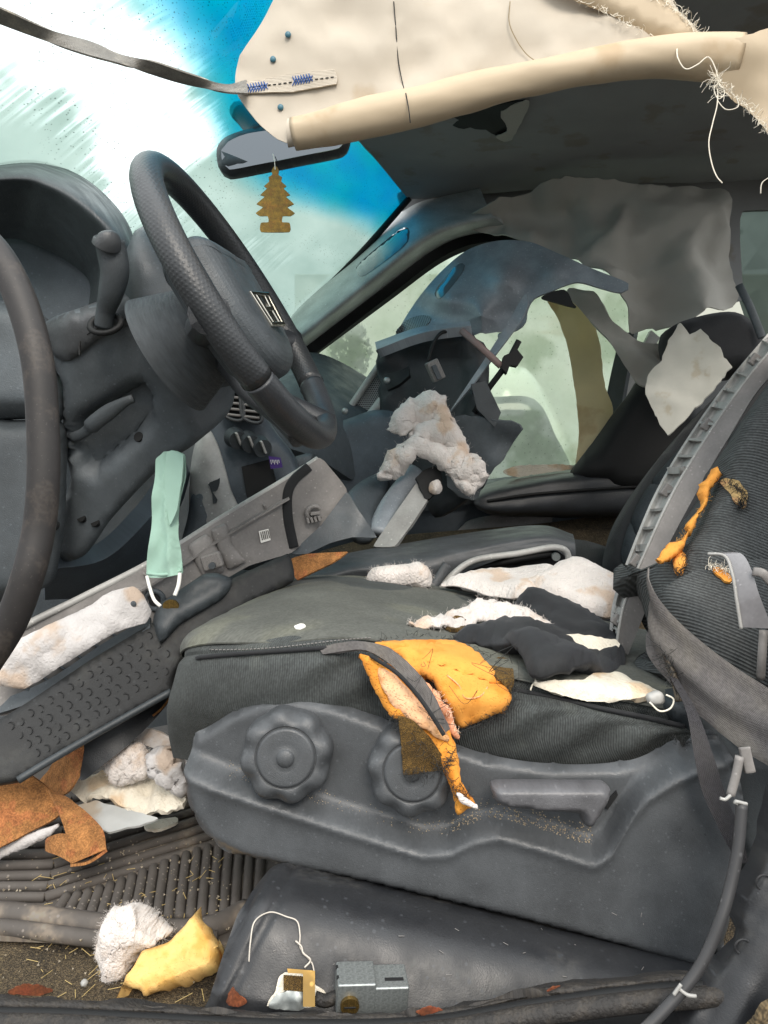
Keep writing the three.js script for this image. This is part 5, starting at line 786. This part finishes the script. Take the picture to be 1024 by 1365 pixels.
// ---------------------------------------------------------------- floor mat with its ribs
{
  const m = thing('floor_mat', 'dirty grey rubber floor mat with herringbone ribs', 'floor mat');
  const fy = 0.012, G = (x, y, h = fy) => [x, y, onY(x, y, h)];
  const plate = sheet('base', [[-140, 1172], [0, 1060], [60, 1010], [200, 960], [300, 1000], [400, 1120], [356, 1190], [316, 1256], [200, 1262], [60, 1250], [-140, 1240]], { d: (x, y) => onY(x, y, fy), step: 14, t: 0.006, smooth: 0.4 }, M.mat, m); void plate;
  tube('raised_rim', [G(-140, 1214, .02), G(0, 1216, .02), G(100, 1228, .02), G(200, 1240, .02), G(280, 1236, .02), G(330, 1212, .02)], 0.012, M.mat, m, { n: 60, m: 10 });
  tube('raised_rim', [G(-140, 1232, .016), G(0, 1236, .016), G(100, 1248, .016), G(200, 1258, .016), G(290, 1252, .016)], 0.009, M.mat, m, { n: 60, m: 10 });
  const rib = (a, b) => tube('rib', [a, [(a[0] + b[0]) / 2, (a[1] + b[1]) / 2, (a[2] + b[2]) / 2], b], 0.0062, M.mat, m, { n: 6, m: 8 });
  for (let k = 0; k < 19; k++) { const x = 84 + k * 14.4, top = lerp(1196, 1120, sst(60, 330, x)) ; rib(G(x + 6, top, .016), G(x - 8 + k * 0.4, 1216 + Math.sin(k / 18 * 3.14) * 8, .016)); }   // short ribs
  for (let k = 0; k < 10; k++) rib(G(-60, 1196 - k * 13.5, .016), G(60 + k * 4, 1196 - k * 14.5, .016)), rib(G(60 + k * 4, 1196 - k * 14.5, .016), G(290 - k * 6, 1124 - k * 11, .016));   // long ribs
  const gs = [], ls = []; for (let i = 0; i < 420; i++) { const x = rs(0, 310), y = rs(1120, 1218) + (i % 3 === 0 ? rs(30, 110) : 0), s = rs(0.0006, 0.0022); if (y > 1325) continue; gs.push(place(new THREE.TetrahedronGeometry(s), P(x, y, onY(x, y, y > 1255 ? 0.006 : 0.019)), rs(0, 6), rs(0, 6), rs(0, 6))); }
  for (let i = 0; i < 150; i++) { const x = rs(40, 300), y = rs(1140, 1330), q = P(x, y, onY(x, y, y > 1255 ? 0.006 : 0.019)); ls.push(place(new THREE.CylinderGeometry(0.0004, 0.0004, rs(0.006, 0.018), 4).rotateZ(Math.PI / 2), q, 0, rs(0, 6), rs(-0.3, 0.3))); }
  const grit = add('grit', mergeGeometries(gs), std('#8e8370')); stuff(grit); tag(grit, 'small grit scattered over the mat and carpet', 'grit');
  const straw = add('straw', mergeGeometries(ls), std('#b7a06a')); stuff(straw); tag(straw, 'dry straw bits on the mat and carpet', 'straw');
  tag(sheet('pebble', [[107, 1312], [110, 1307], [116, 1310], [114, 1316]], { d: onY(111, 1312, 0.01), step: 3, t: 0.003, puff: 0.003, pw: 3 }, M.lightGrey), 'small pale pebble on the brown carpet', 'pebble');
}
// ---------------------------------------------------------------- loose trim panels by the sill
{
  const t = thing('grey_sill_trim', 'long upturned grey plastic trim panel with ribs and clip', 'car part');
  const dT = (x, y) => lerp(1.0, 1.2, clamp(x / 460));
  const body = sheet('panel', [[-40, 890], [20, 842], [110, 796], [200, 750], [300, 688], [380, 640], [424, 611], [436, 622], [462, 656], [428, 700], [388, 736], [330, 754], [250, 800], [210, 830], [170, 860], [100, 904], [50, 940], [-40, 960]], { d: dT, step: 9, t: 0.004, smooth: 0.35, bumpf: (x, y) => 0.01 * Math.sin((x + y) / 130) }, M.grey, t);
  const D = on(body, 0, dT);
  tube('top_rim', [[-40, 888], [20, 840], [110, 794], [200, 748], [300, 686], [380, 638], [424, 610]].map(q => [q[0], q[1] + 2, dT(q[0], q[1]) - 0.004]), 0.005, M.lightGrey, t, { n: 60, m: 8 });
  loft('inner_flange', [[[-40, 905], [40, 856], [130, 808], [215, 764], [300, 708], [385, 658]].map(q => [q[0], q[1], dT(...q) - 0.002]), [[-40, 914], [40, 864], [130, 816], [215, 771], [300, 714], [385, 664]].map(q => [q[0], q[1], dT(...q) - 0.02])], { t: 0.003, nu: 40, nv: 2 }, M.grey, t);
  for (const x of [112, 150, 190, 252, 276, 350]) { const y = 816 - (x - 112) * 0.575; loft('web_rib', [[[x, y - 10, dT(x, y) - 0.001], [x + 6, y + 8, dT(x, y) - 0.001]], [[x + 1, y - 6, dT(x, y) - 0.016], [x + 7, y + 6, dT(x, y) - 0.006]]], { t: 0.003, nu: 4, nv: 2 }, M.grey, t); }
  for (const q of [[[252, 728], [276, 712], [292, 736], [298, 762], [272, 768]], [[282, 708], [302, 698], [310, 726], [328, 748], [304, 758]]]) sheet('boss_frame', q, { d: (x, y) => D(x, y) - 0.006, step: 6, t: 0.006, puff: 0.003, pw: 5, smooth: 0.4 }, M.grey, t);
  const bs = add('boss', place(box(0.03, 0.024, 0.014, 0.004), P(283, 748, D(283, 748) - 0.014), 0, 0, 0.3), M.grey, t); add('screw', place(new THREE.CylinderGeometry(0.005, 0.005, 0.006, 14).rotateX(Math.PI / 2), P(283, 754, D(283, 754) - 0.023)), M.dash, bs);
  tube('dark_tape', [[412, 622], [392, 640], [384, 656], [384, 690], [388, 712], [392, 730]].map(q => [q[0], q[1], D(q[0], q[1]) - 0.002]), 0.0075, M.blackCloth, t, { n: 40, m: 8, flat: 0.35 });
  const cl = add('clip', place(new THREE.TorusGeometry(0.011, 0.004, 8, 20, 5.2), P(419, 684, D(419, 684) - 0.008), 0.2, 0.3, 0.5), M.grey, t); add('clip_tongue', place(box(0.016, 0.005, 0.012, 0.001), P(420, 684, D(419, 684) - 0.01), 0, 0.3, 0.1), M.grey, cl); for (let k = 0; k < 4; k++) add('clip_tooth', place(box(0.004, 0.009, 0.008, 0.001), P(411 + k * 5, 694 - k, D(415, 690) - 0.01), 0, 0, 0.3), M.grey, cl);
  const stk = sheet('sticker', [[345, 708], [358, 705], [361, 720], [348, 724]], { d: (x, y) => D(x, y) - 0.003, step: 5, t: 0.0006, smooth: 0 }, M.white, t);
  for (let k = 0; k < 5; k++) tube('print', [[347.5 + k * 2.4, 709 - k * 0.6], [350 + k * 2.4, 720 - k * 0.7]].map(q => [q[0], q[1], D(q[0], q[1]) - 0.0042]), 0.0006, M.darkThread, stk, { n: 2, m: 4 });
  add('hole_ring', place(new THREE.TorusGeometry(0.013, 0.004, 8, 24), P(206, 800, D(206, 800) - 0.003)), M.dash, t); add('hole', place(new THREE.CylinderGeometry(0.012, 0.012, 0.003, 20).rotateX(Math.PI / 2), P(206, 800, D(206, 800) - 0.002)), M.black, t);
  for (let k = 0; k < 7; k++) { const x = 20 + k * 24, y = 930 - k * 14; loft('cell_rib', [[[x, y - 20, dT(x, y) - 0.012], [x + 22, y - 6, dT(x, y) - 0.012]], [[x, y - 18, dT(x, y) + 0.004], [x + 22, y - 4, dT(x, y) + 0.004]]], { t: 0.003, nu: 2, nv: 2 }, M.dash, t); }
  loft('cell_rail', [[[-30, 960, .985], [60, 928, .99], [140, 872, 1.0], [200, 836, 1.01]], [[-30, 945, 1.0], [60, 908, 1.0], [140, 856, 1.02], [200, 822, 1.03]]], { t: 0.004, nu: 30, nv: 4 }, M.dash, t);
  sheet('dark_triangle', [[388, 738, 1.17], [428, 700, 1.17], [462, 656, 1.18], [478, 680, 1.18], [502, 716, 1.18], [470, 716, 1.16], [440, 724, 1.16], [410, 738, 1.16]], { step: 9, t: 0.004, smooth: 0.3 }, M.dash, t);

  const s = thing('scuff_plate', 'dark sill scuff plate with rows of raised rings', 'sill cover');
  const dS = (x, y) => lerp(.90, 1.08, clamp((x + 20) / 420)) + (y - (1010 - x * 0.62)) * -0.0004;
  const pl = sheet('plate', [[-30, 980], [40, 934], [120, 880], [200, 832], [226, 812], [300, 776], [384, 738], [392, 772], [330, 806], [286, 836], [250, 866], [232, 900], [228, 922], [160, 960], [80, 1006], [24, 1040], [-30, 1046]], { d: dS, step: 8, t: 0.012, smooth: 0.3, puff: 0.004, pw: 7, bumpf: (x, y) => 0.012 * sst(0, 14, (1012 - x * 0.62) - 40 - y - 20) * sst(190, 215, x) }, M.sill, s);
  const D2 = on(pl, 0, dS);
  sheet('raised_end', [[204, 828], [212, 806], [270, 766], [290, 764], [310, 772], [296, 796], [240, 830], [214, 856]], { d: (x, y) => D2(x, y) - 0.01, step: 8, t: 0.012, puff: 0.006, pw: 9, smooth: 0.4 }, M.dark, s);
  add('screw_recess', place(new THREE.CylinderGeometry(0.009, 0.009, 0.004, 18).rotateX(Math.PI / 2).scale(1.2, 1, 1), P(228, 808, D2(228, 808) - 0.017)), M.brass, s);
  const ux = .835, uy = -.55;
  for (let r = 0; r < 4; r++) for (let k = 0; k < 17; k++) {
    const x = 14 + k * 13.2 * ux / .835 + r * 11.5, y = 968 - k * 8.6 + r * 12 + (k % 2) * 3; if (x > 222 || !inside(x, y, [[-10, 985], [60, 930], [200, 842], [228, 850], [226, 900], [100, 980], [20, 1026]])) continue;
    add('raised_ring', place(new THREE.TorusGeometry(0.0048, 0.0006, 5, 16, rs(4.4, 6.2)), P(x, y, D2(x, y) - 0.0001), -0.35, -0.2, rs(0, 6)), M.sill, s);
  } void uy;
  tube('plate_edge', [[24, 1040], [80, 1006], [160, 960], [228, 922]].map(q => [q[0], q[1], dS(...q) - 0.003]), 0.005, M.dark, s, { n: 30, m: 8 });
}
// ---------------------------------------------------------------- soft litter
function soft(name, outline, o, mat, label, cat, group) { if (o.over) { const f = o.d ?? depthFrom(outline), g = typeof f === 'function' ? f : () => f; o.d = (x, y) => Math.min(g(x, y), TF(x, y) - o.over); } return tag(sheet(name, outline, o, mat), label, cat, group); }
{
  const k = soft('white_cloth_bag', [[0, 880, .96], [8, 862, .96], [60, 836, .965], [120, 806, .985], [152, 788, 1.0], [180, 783, 1.01], [192, 794, 1.01], [202, 816, 1.01], [194, 830, 1.0], [150, 846, .985], [90, 884, .965], [32, 918, .955], [-6, 912, .955]], { step: 6, t: 0.002, puff: 0.007, pw: 30, amp: 0.014, fr: 11, oct: 4, ridge: true, smooth: 0.35, jag: 0.8 }, M.paper, 'crumpled off-white cloth lying on the grey trim panel', 'cloth');
  add('eyelet', place(new THREE.SphereGeometry(0.004, 12, 8).scale(1, 1, 0.5), P(178, 805, on(k, 0.001, 1)(178, 805))), M.dash, k);
  const m = thing('face_mask', 'pale green folded face mask hanging below the dashboard', 'face mask');
  const mk = sheet('cloth', [[208, 612, 1.0], [226, 599, 1.0], [245, 606, .99], [244, 640, .985], [236, 690, .985], [240, 730, .985], [243, 764, .985], [218, 770, .985], [194, 768, .985], [200, 720, .985], [204, 660, .99]], { step: 6, t: 0.002, amp: 0.004, fr: 16, smooth: 0.4, bumpf: (x, y) => 0.009 * sst(214, 222, x + (y - 600) * -0.04) - 0.012 * sst(226, 232, x - (y - 690) * 0.1) + 0.002 * Math.sin(y / 9 + x / 5) }, M.mint, m);
  sheet('front_fold', [[222, 602, .985], [244, 607, .98], [243, 640, .975], [236, 676, .972], [226, 700, .975], [219, 660, .98]], { step: 6, t: 0.002, amp: 0.003, fr: 22, smooth: 0.3 }, M.mint, m);
  tube('hem', [[196, 764], [218, 766], [242, 760]].map(q => [q[0], q[1], on(mk, 0.001, .985)(q[0], q[1])]), 0.0022, M.mint, m, { n: 20, m: 6 });
  tube('ear_loop', [[196, 768, .982], [200, 784, .975], [206, 800, .97], [214, 808, .968]], 0.0022, M.white, m, { n: 20, m: 6 });
  tube('ear_loop', [[240, 764, .982], [238, 780, .976], [233, 794, .972]], 0.0026, M.white, m, { n: 16, m: 6 });
  const fl = (h) => (x, y) => onY(x, y, h);
  // felt and hide strips on the floor
  soft('brown_felt_sheet', [[-40, 1040], [0, 1030], [28, 1027], [56, 1044], [74, 1062], [80, 1084], [40, 1108], [0, 1130], [-40, 1150]], { d: (x, y) => lerp(.98, .93, clamp((y - 1030) / 100)), step: 8, t: 0.004, amp: 0.006, fr: 12, bumpf: (x, y) => 0.014 * sst(1070, 1030, y) }, M.felt, 'orange brown felt sheet curling over the mat', 'felt');
  const st = thing('felt_strip', 'rolled orange brown felt strip looped on the floor mat', 'felt');
  loft('strip', [[[66, 1052, .96], [78, 1080, .93], [88, 1112, .91], [94, 1152, .90]], [[84, 1060, .97], [108, 1076, .945], [136, 1104, .925], [142, 1132, .91]]], { t: 0.003, nu: 24, nv: 10, amp: 0.003, fr: 18 }, M.felt, st);
  loft('curl', [[[92, 1112, .915], [76, 1112, .92], [62, 1118, .93], [60, 1128, .945]], [[94, 1150, .905], [80, 1142, .915], [64, 1136, .925], [60, 1134, .945]]], { t: 0.003, nu: 16, nv: 8 }, M.felt, st);
  loft('lip', [[[94, 1152, .90], [118, 1148, .90], [142, 1132, .91]], [[96, 1149, .93], [118, 1146, .93], [141, 1130, .94]]], { t: 0.003, nu: 12, nv: 4 }, M.felt, st);
  const hs = thing('hide_strip', 'long black backed hide strip twisted to its brown side', 'felt');
  sheet('suede_side', [[48, 1054, 1.02], [62, 1028, 1.02], [90, 994, 1.0], [114, 968, .985], [112, 1000, .98], [106, 1030, .975], [92, 1054, .98], [74, 1062, .99]], { step: 7, t: 0.003, amp: 0.005, fr: 20 }, M.felt, hs);
  const bs = sheet('black_side', [[112, 970, .98], [126, 952, .985], [156, 938, 1.0], [186, 926, 1.02], [230, 896, 1.05], [232, 922, 1.04], [214, 950, 1.02], [180, 985, 1.0], [140, 1018, .975], [108, 1040, .965], [112, 1002, .97]], { step: 7, t: 0.003, amp: 0.004, fr: 14, bumpf: (x, y) => 0.01 * Math.sin((x - 110) / 34) }, M.blackHide, hs);
  tube('cut_edge', [[112, 972, .977], [126, 953, .982], [150, 940, .994]], 0.0016, M.felt, bs, { n: 16, m: 5 }); tube('cut_edge', [[230, 925, 1.036], [216, 944, 1.02], [204, 954, 1.01]], 0.0016, M.felt, bs, { n: 12, m: 5 });
  soft('white_felt_edge', [[-30, 1148], [10, 1126], [50, 1108], [76, 1100], [70, 1112], [30, 1132], [-30, 1160]], { d: .945, step: 5, t: 0.004, puff: 0.003, pw: 5, jag: 2.5 }, M.paper, 'frayed white felt edge under the orange sheet', 'felt');
  soft('felt_scrap', [[388, 746, 1.16], [410, 738, 1.14], [462, 735, 1.12], [440, 752, 1.12], [396, 773, 1.13], [390, 760, 1.15]], { step: 6, t: 0.003, amp: 0.003, fr: 20, smooth: 0.3 }, M.felt, 'orange felt scrap between the scuff plate and seat cushion', 'felt');
  // white litter on the mat
  const lit = 'white litter heaped on the floor mat';
  soft('torn_board', [[94, 1056, 1.02], [130, 1034, 1.04], [152, 1018, 1.06], [200, 1036, 1.03], [252, 1048, 1.0], [246, 1080, .975], [226, 1088, .97], [176, 1082, .98], [140, 1066, 1.0], [118, 1068, 1.0]], { step: 6, t: 0.006, jag: 2, amp: 0.022, fr: 18, ridge: true, smooth: 0.3 }, M.board, 'cream torn board crumpled in the heap on the mat', 'debris', lit);
  const lump = soft('wadding_lump', [[142, 1016], [150, 1000], [172, 988], [196, 996], [206, 1020], [196, 1036], [170, 1042], [150, 1034]], { d: 1.01, step: 4, t: 0.006, puff: 0.018, pw: 22, jag: 2.5, amp: 0.018, fr: 14, ridge: true }, M.wadding, 'soft white wadding lump on top of the torn board', 'debris', lit); fuzz(lump, 1400, 0.004, M.wadding);
  soft('crumpled_foil', [[198, 1006], [216, 996], [236, 1000], [248, 1016], [256, 1034], [250, 1054], [232, 1052], [220, 1042], [206, 1032]], { d: .985, step: 4, t: 0.004, puff: 0.015, pw: 14, jag: 2.5, amp: 0.022, fr: 30, ridge: true }, M.paper, 'crumpled translucent white film beside the wadding lump', 'debris', lit);
  soft('flat_scrap', [[174, 984], [182, 972], [206, 974], [228, 986], [220, 1000], [196, 994]], { d: 1.03, step: 6, t: 0.004, jag: 1.5, amp: 0.006, fr: 18 }, M.paper, 'flat white scrap at the back of the heap', 'debris', lit);
  soft('grey_card', [[92, 1078, .99], [126, 1066, 1.0], [170, 1078, .98], [210, 1090, .96], [180, 1100, .95], [144, 1108, .945], [122, 1096, .96], [100, 1092, .97]], { step: 6, t: 0.003, jag: 1.2, amp: 0.005, fr: 18, smooth: 0.4 }, std('#b9bbb9', { map: waddC, roughness: 0.7 }), 'pale grey torn card lying in front of the heap', 'debris', lit);
  soft('pale_sliver', [[192, 1100], [204, 1094], [234, 1089], [234, 1097], [206, 1106]], { d: fl(0.03), step: 4, t: 0.004, jag: 1 }, M.board, 'thin beige sliver on the ribs of the mat', 'debris', lit);
  const wad = soft('cotton_wad', [[132, 1252], [138, 1228], [156, 1212], [176, 1208], [196, 1218], [212, 1234], [226, 1244], [214, 1252], [194, 1256], [184, 1276], [168, 1300], [154, 1306], [138, 1292], [130, 1276]], { d: .80, step: 4, t: 0.008, puff: 0.028, pw: 34, jag: 2.5, amp: 0.014, fr: 15, oct: 5, smooth: 0.8 }, M.wadding, 'fluffy white cotton wad beside the yellow foam', 'wadding');
  fuzz(wad, 3600, 0.0032, M.wadding, 0.0001);
  const yf = thing('yellow_foam', 'chunk of torn yellow foam on the carpet beside the sill cover', 'foam');
  sheet('block', [[165, 1316], [176, 1294], [190, 1268], [224, 1256], [246, 1234], [260, 1218], [276, 1234], [292, 1264], [286, 1290], [258, 1302], [220, 1318], [196, 1327], [186, 1320]], { d: (x, y) => lerp(.80, .755, clamp((y - 1220) / 100)), step: 5, t: 0.02, puff: 0.01, pw: 10, jag: 0.9, smooth: 0.4, amp: 0.004, fr: 18, oct: 5, bumpf: (x, y) => 0.007 * Math.exp(-Math.abs((1306 - (x - 190) * 0.42) - y) / 9) }, M.yellowFoam, yf);
  // litter on the seat
  const sl = 'white litter lying on the driver seat', dw = M.wadding;
  const glv = soft('glove_shaped_wad', [[489, 770], [496, 758], [520, 753], [544, 752], [556, 748], [570, 756], [576, 770], [570, 784], [540, 786], [512, 780], [492, 778]], { d: 1.17, step: 5, t: 0.004, puff: 0.02, pw: 12, amp: 0.012, fr: 30, jag: 1 }, dw, 'rounded white wad lying against the broken armrest', 'wadding', sl); fuzz(glv, 900, 0.004, M.wadding);
  soft('white_sheet', [[588, 782, 1.17], [612, 766, 1.2], [650, 754, 1.22], [700, 752, 1.22], [740, 752, 1.2], [740, 790, 1.12], [700, 800, 1.08], [650, 792, 1.12], [610, 782, 1.15]], { step: 6, t: 0.003, puff: 0.01, pw: 16, amp: 0.012, fr: 9 }, dw, 'wrinkled white cloth inside the broken armrest', 'cloth', sl);
  soft('white_cloth', [[700, 782, 1.12], [724, 762, 1.14], [766, 740, 1.14], [800, 754, 1.12], [828, 772, 1.1], [822, 800, 1.06], [812, 820, 1.04], [780, 812, 1.04], [740, 800, 1.07]], { step: 6, t: 0.003, puff: 0.012, pw: 18, amp: 0.012, fr: 8 }, dw, 'folded white cloth beside the ribbed grey trim strip', 'cloth', sl);
  soft('black_garment', [[598, 846, .96], [640, 836, .98], [676, 812, 1.02], [706, 788, 1.06], [740, 796, 1.05], [780, 808, 1.03], [812, 826, 1.0], [820, 850, .98], [832, 880, .92], [806, 896, .88], [760, 906, .86], [712, 906, .85], [690, 884, .86], [650, 862, .90]], { over: 0.012, step: 5, t: 0.004, puff: 0.012, pw: 22, amp: 0.03, fr: 7, oct: 5, jag: 1.5 }, M.blackCloth, 'crumpled black garment heaped on the torn driver seat', 'cloth');
  const lng = soft('torn_lining', [[545, 828, .97], [576, 820, .97], [610, 814, .97], [634, 802, .98], [664, 802, .98], [700, 812, .97], [728, 826, .96], [742, 838, .94], [716, 840, .93], [690, 830, .935], [650, 826, .94], [620, 834, .94], [580, 832, .95]], { over: 0.03, step: 5, t: 0.004, puff: 0.006, pw: 10, jag: 2.2, amp: 0.012, fr: 28 }, dw, 'ragged pinkish white lining strip across the black garment', 'debris', sl); fuzz(lng, 1200, 0.004, M.wadding);
  soft('felt_tuft', [[592, 832], [604, 822], [620, 824], [628, 834], [612, 840]], { over: 0.02, d: .925, step: 4, t: 0.004, jag: 2 }, M.velcro, 'small brown felt tuft beside the ragged lining', 'debris');
  soft('torn_strip', [[738, 846, .90], [760, 843, .90], [800, 850, .90], [824, 854, .90], [822, 866, .89], [796, 870, .88], [770, 866, .88], [748, 858, .885]], { over: 0.035, step: 5, t: 0.004, jag: 1.8, amp: 0.006, fr: 24 }, M.board, 'narrow cream board strip on the black garment', 'debris', sl);
  soft('foam_board', [[708, 912, .81], [740, 906, .815], [780, 906, .815], [794, 898, .82], [828, 897, .82], [850, 908, .81], [878, 922, .795], [850, 930, .79], [812, 936, .785], [780, 934, .785], [740, 924, .795]], { over: 0.008, step: 5, t: 0.007, jag: 1.2, amp: 0.004, fr: 24, smooth: 0.3 }, M.board, 'jagged cream board piece lying on the side bolster', 'debris', sl);
  fray('torn_fibres', [[712, 910, .8], [700, 905, .8], [715, 918, .79]], { n: 40, len: 0.012 }, M.darkThread, scene).userData.label = 'dark torn fibres at the end of the cream board'; 
  // wadding hanging on the broken module
  const w = thing('hanging_wadding', 'torn white wadding hanging from the broken dash module', 'wadding');
  const wb = sheet('wad', [[526, 556, 1.46], [545, 534, 1.47], [570, 523, 1.48], [590, 534, 1.47], [600, 556, 1.46], [616, 576, 1.45], [626, 600, 1.44], [646, 622, 1.43], [648, 640, 1.43], [630, 662, 1.43], [614, 654, 1.43], [598, 636, 1.44], [580, 622, 1.44], [556, 612, 1.44], [548, 622, 1.44], [528, 638, 1.44], [504, 632, 1.44], [514, 608, 1.45], [540, 592, 1.46], [552, 572, 1.46], [536, 582, 1.45], [516, 576, 1.45]], { step: 4, t: 0.005, puff: 0.012, pw: 16, jag: 4, amp: 0.04, fr: 13, oct: 4, ridge: true, smooth: 0.6 }, M.wadding, w);
  fuzz(wb, 900, 0.006, M.wadding, 0.00012);
  sheet('small_tuft', [[574, 644], [584, 640], [590, 652], [580, 660], [572, 654]], { d: 1.43, step: 4, t: 0.004, puff: 0.01, pw: 8, jag: 1.5 }, M.wadding, w);
  soft('ledge_scraps', [[672, 628], [700, 620], [760, 620], [770, 624], [730, 630], [690, 636]], { d: 1.9, step: 5, t: 0.006, jag: 1.6 }, M.board, 'torn pale scraps on the passenger window ledge', 'debris');
  // broken centre armrest
  const a = thing('console_lid', 'broken dark grey centre armrest with pale torn rim', 'console');
  const up = loft('shell', [[[376, 776, 1.24], [404, 752, 1.3], [470, 736, 1.36], [540, 724, 1.4], [640, 708, 1.42], [720, 700, 1.42], [764, 712, 1.4]], [[384, 778, 1.2], [410, 762, 1.24], [472, 748, 1.27], [540, 742, 1.29], [636, 726, 1.3], [720, 712, 1.31], [766, 720, 1.31]], [[394, 784, 1.19], [420, 772, 1.22], [476, 758, 1.245], [545, 756, 1.26], [630, 740, 1.28], [720, 722, 1.29], [767, 728, 1.29]], [[400, 792, 1.19], [430, 782, 1.22], [480, 768, 1.25], [552, 772, 1.26], [606, 766, 1.28], [720, 730, 1.285], [768, 752, 1.29]]], { t: 0.006, nu: 60, nv: 24 }, M.plastic, a);
  tube('pale_rim', [[572, 800, 1.24], [586, 786, 1.245], [606, 764, 1.25], [630, 748, 1.26], [690, 738, 1.265], [744, 730, 1.27], [756, 736, 1.27], [758, 754, 1.27]], 0.0055, M.lightGrey, a, { n: 50, m: 8 }); void up;
  tube('torn_leg', [[596, 752, 1.245], [584, 772, 1.24], [572, 790, 1.235], [566, 806, 1.23]], 0.008, M.plastic, a, { n: 20, m: 8, flat: 0.6 });
  tube('inner_rail', [[620, 760, 1.3], [680, 748, 1.3], [742, 738, 1.3]], 0.006, M.black, a, { n: 16, m: 8 });
  add('bolt', place(new THREE.CylinderGeometry(0.007, 0.007, 0.008, 12).rotateX(Math.PI / 2), P(741, 742, 1.275)), M.zinc, a);
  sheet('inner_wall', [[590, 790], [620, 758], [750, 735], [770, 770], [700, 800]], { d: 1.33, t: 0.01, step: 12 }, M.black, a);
}
// ---------------------------------------------------------------- each thing's origin goes to its base
scene.updateMatrixWorld(true);
for (const o of [...scene.children]) {
  if (o.isLight || o === sun.target || o.userData.placed) continue;
  const b = new THREE.Box3().setFromObject(o); if (b.isEmpty()) continue;
  const c = V((b.min.x + b.max.x) / 2, b.min.y, (b.min.z + b.max.z) / 2);
  if (o.isGroup) { for (const ch of o.children) ch.position.sub(c); o.position.copy(c); }
  else if (o.isMesh) { const dlt = c.clone().sub(o.position); o.geometry.translate(-dlt.x, -dlt.y, -dlt.z); for (const ch of o.children) ch.position.sub(dlt); o.position.add(dlt); }
}
renderer.render(scene, camera);
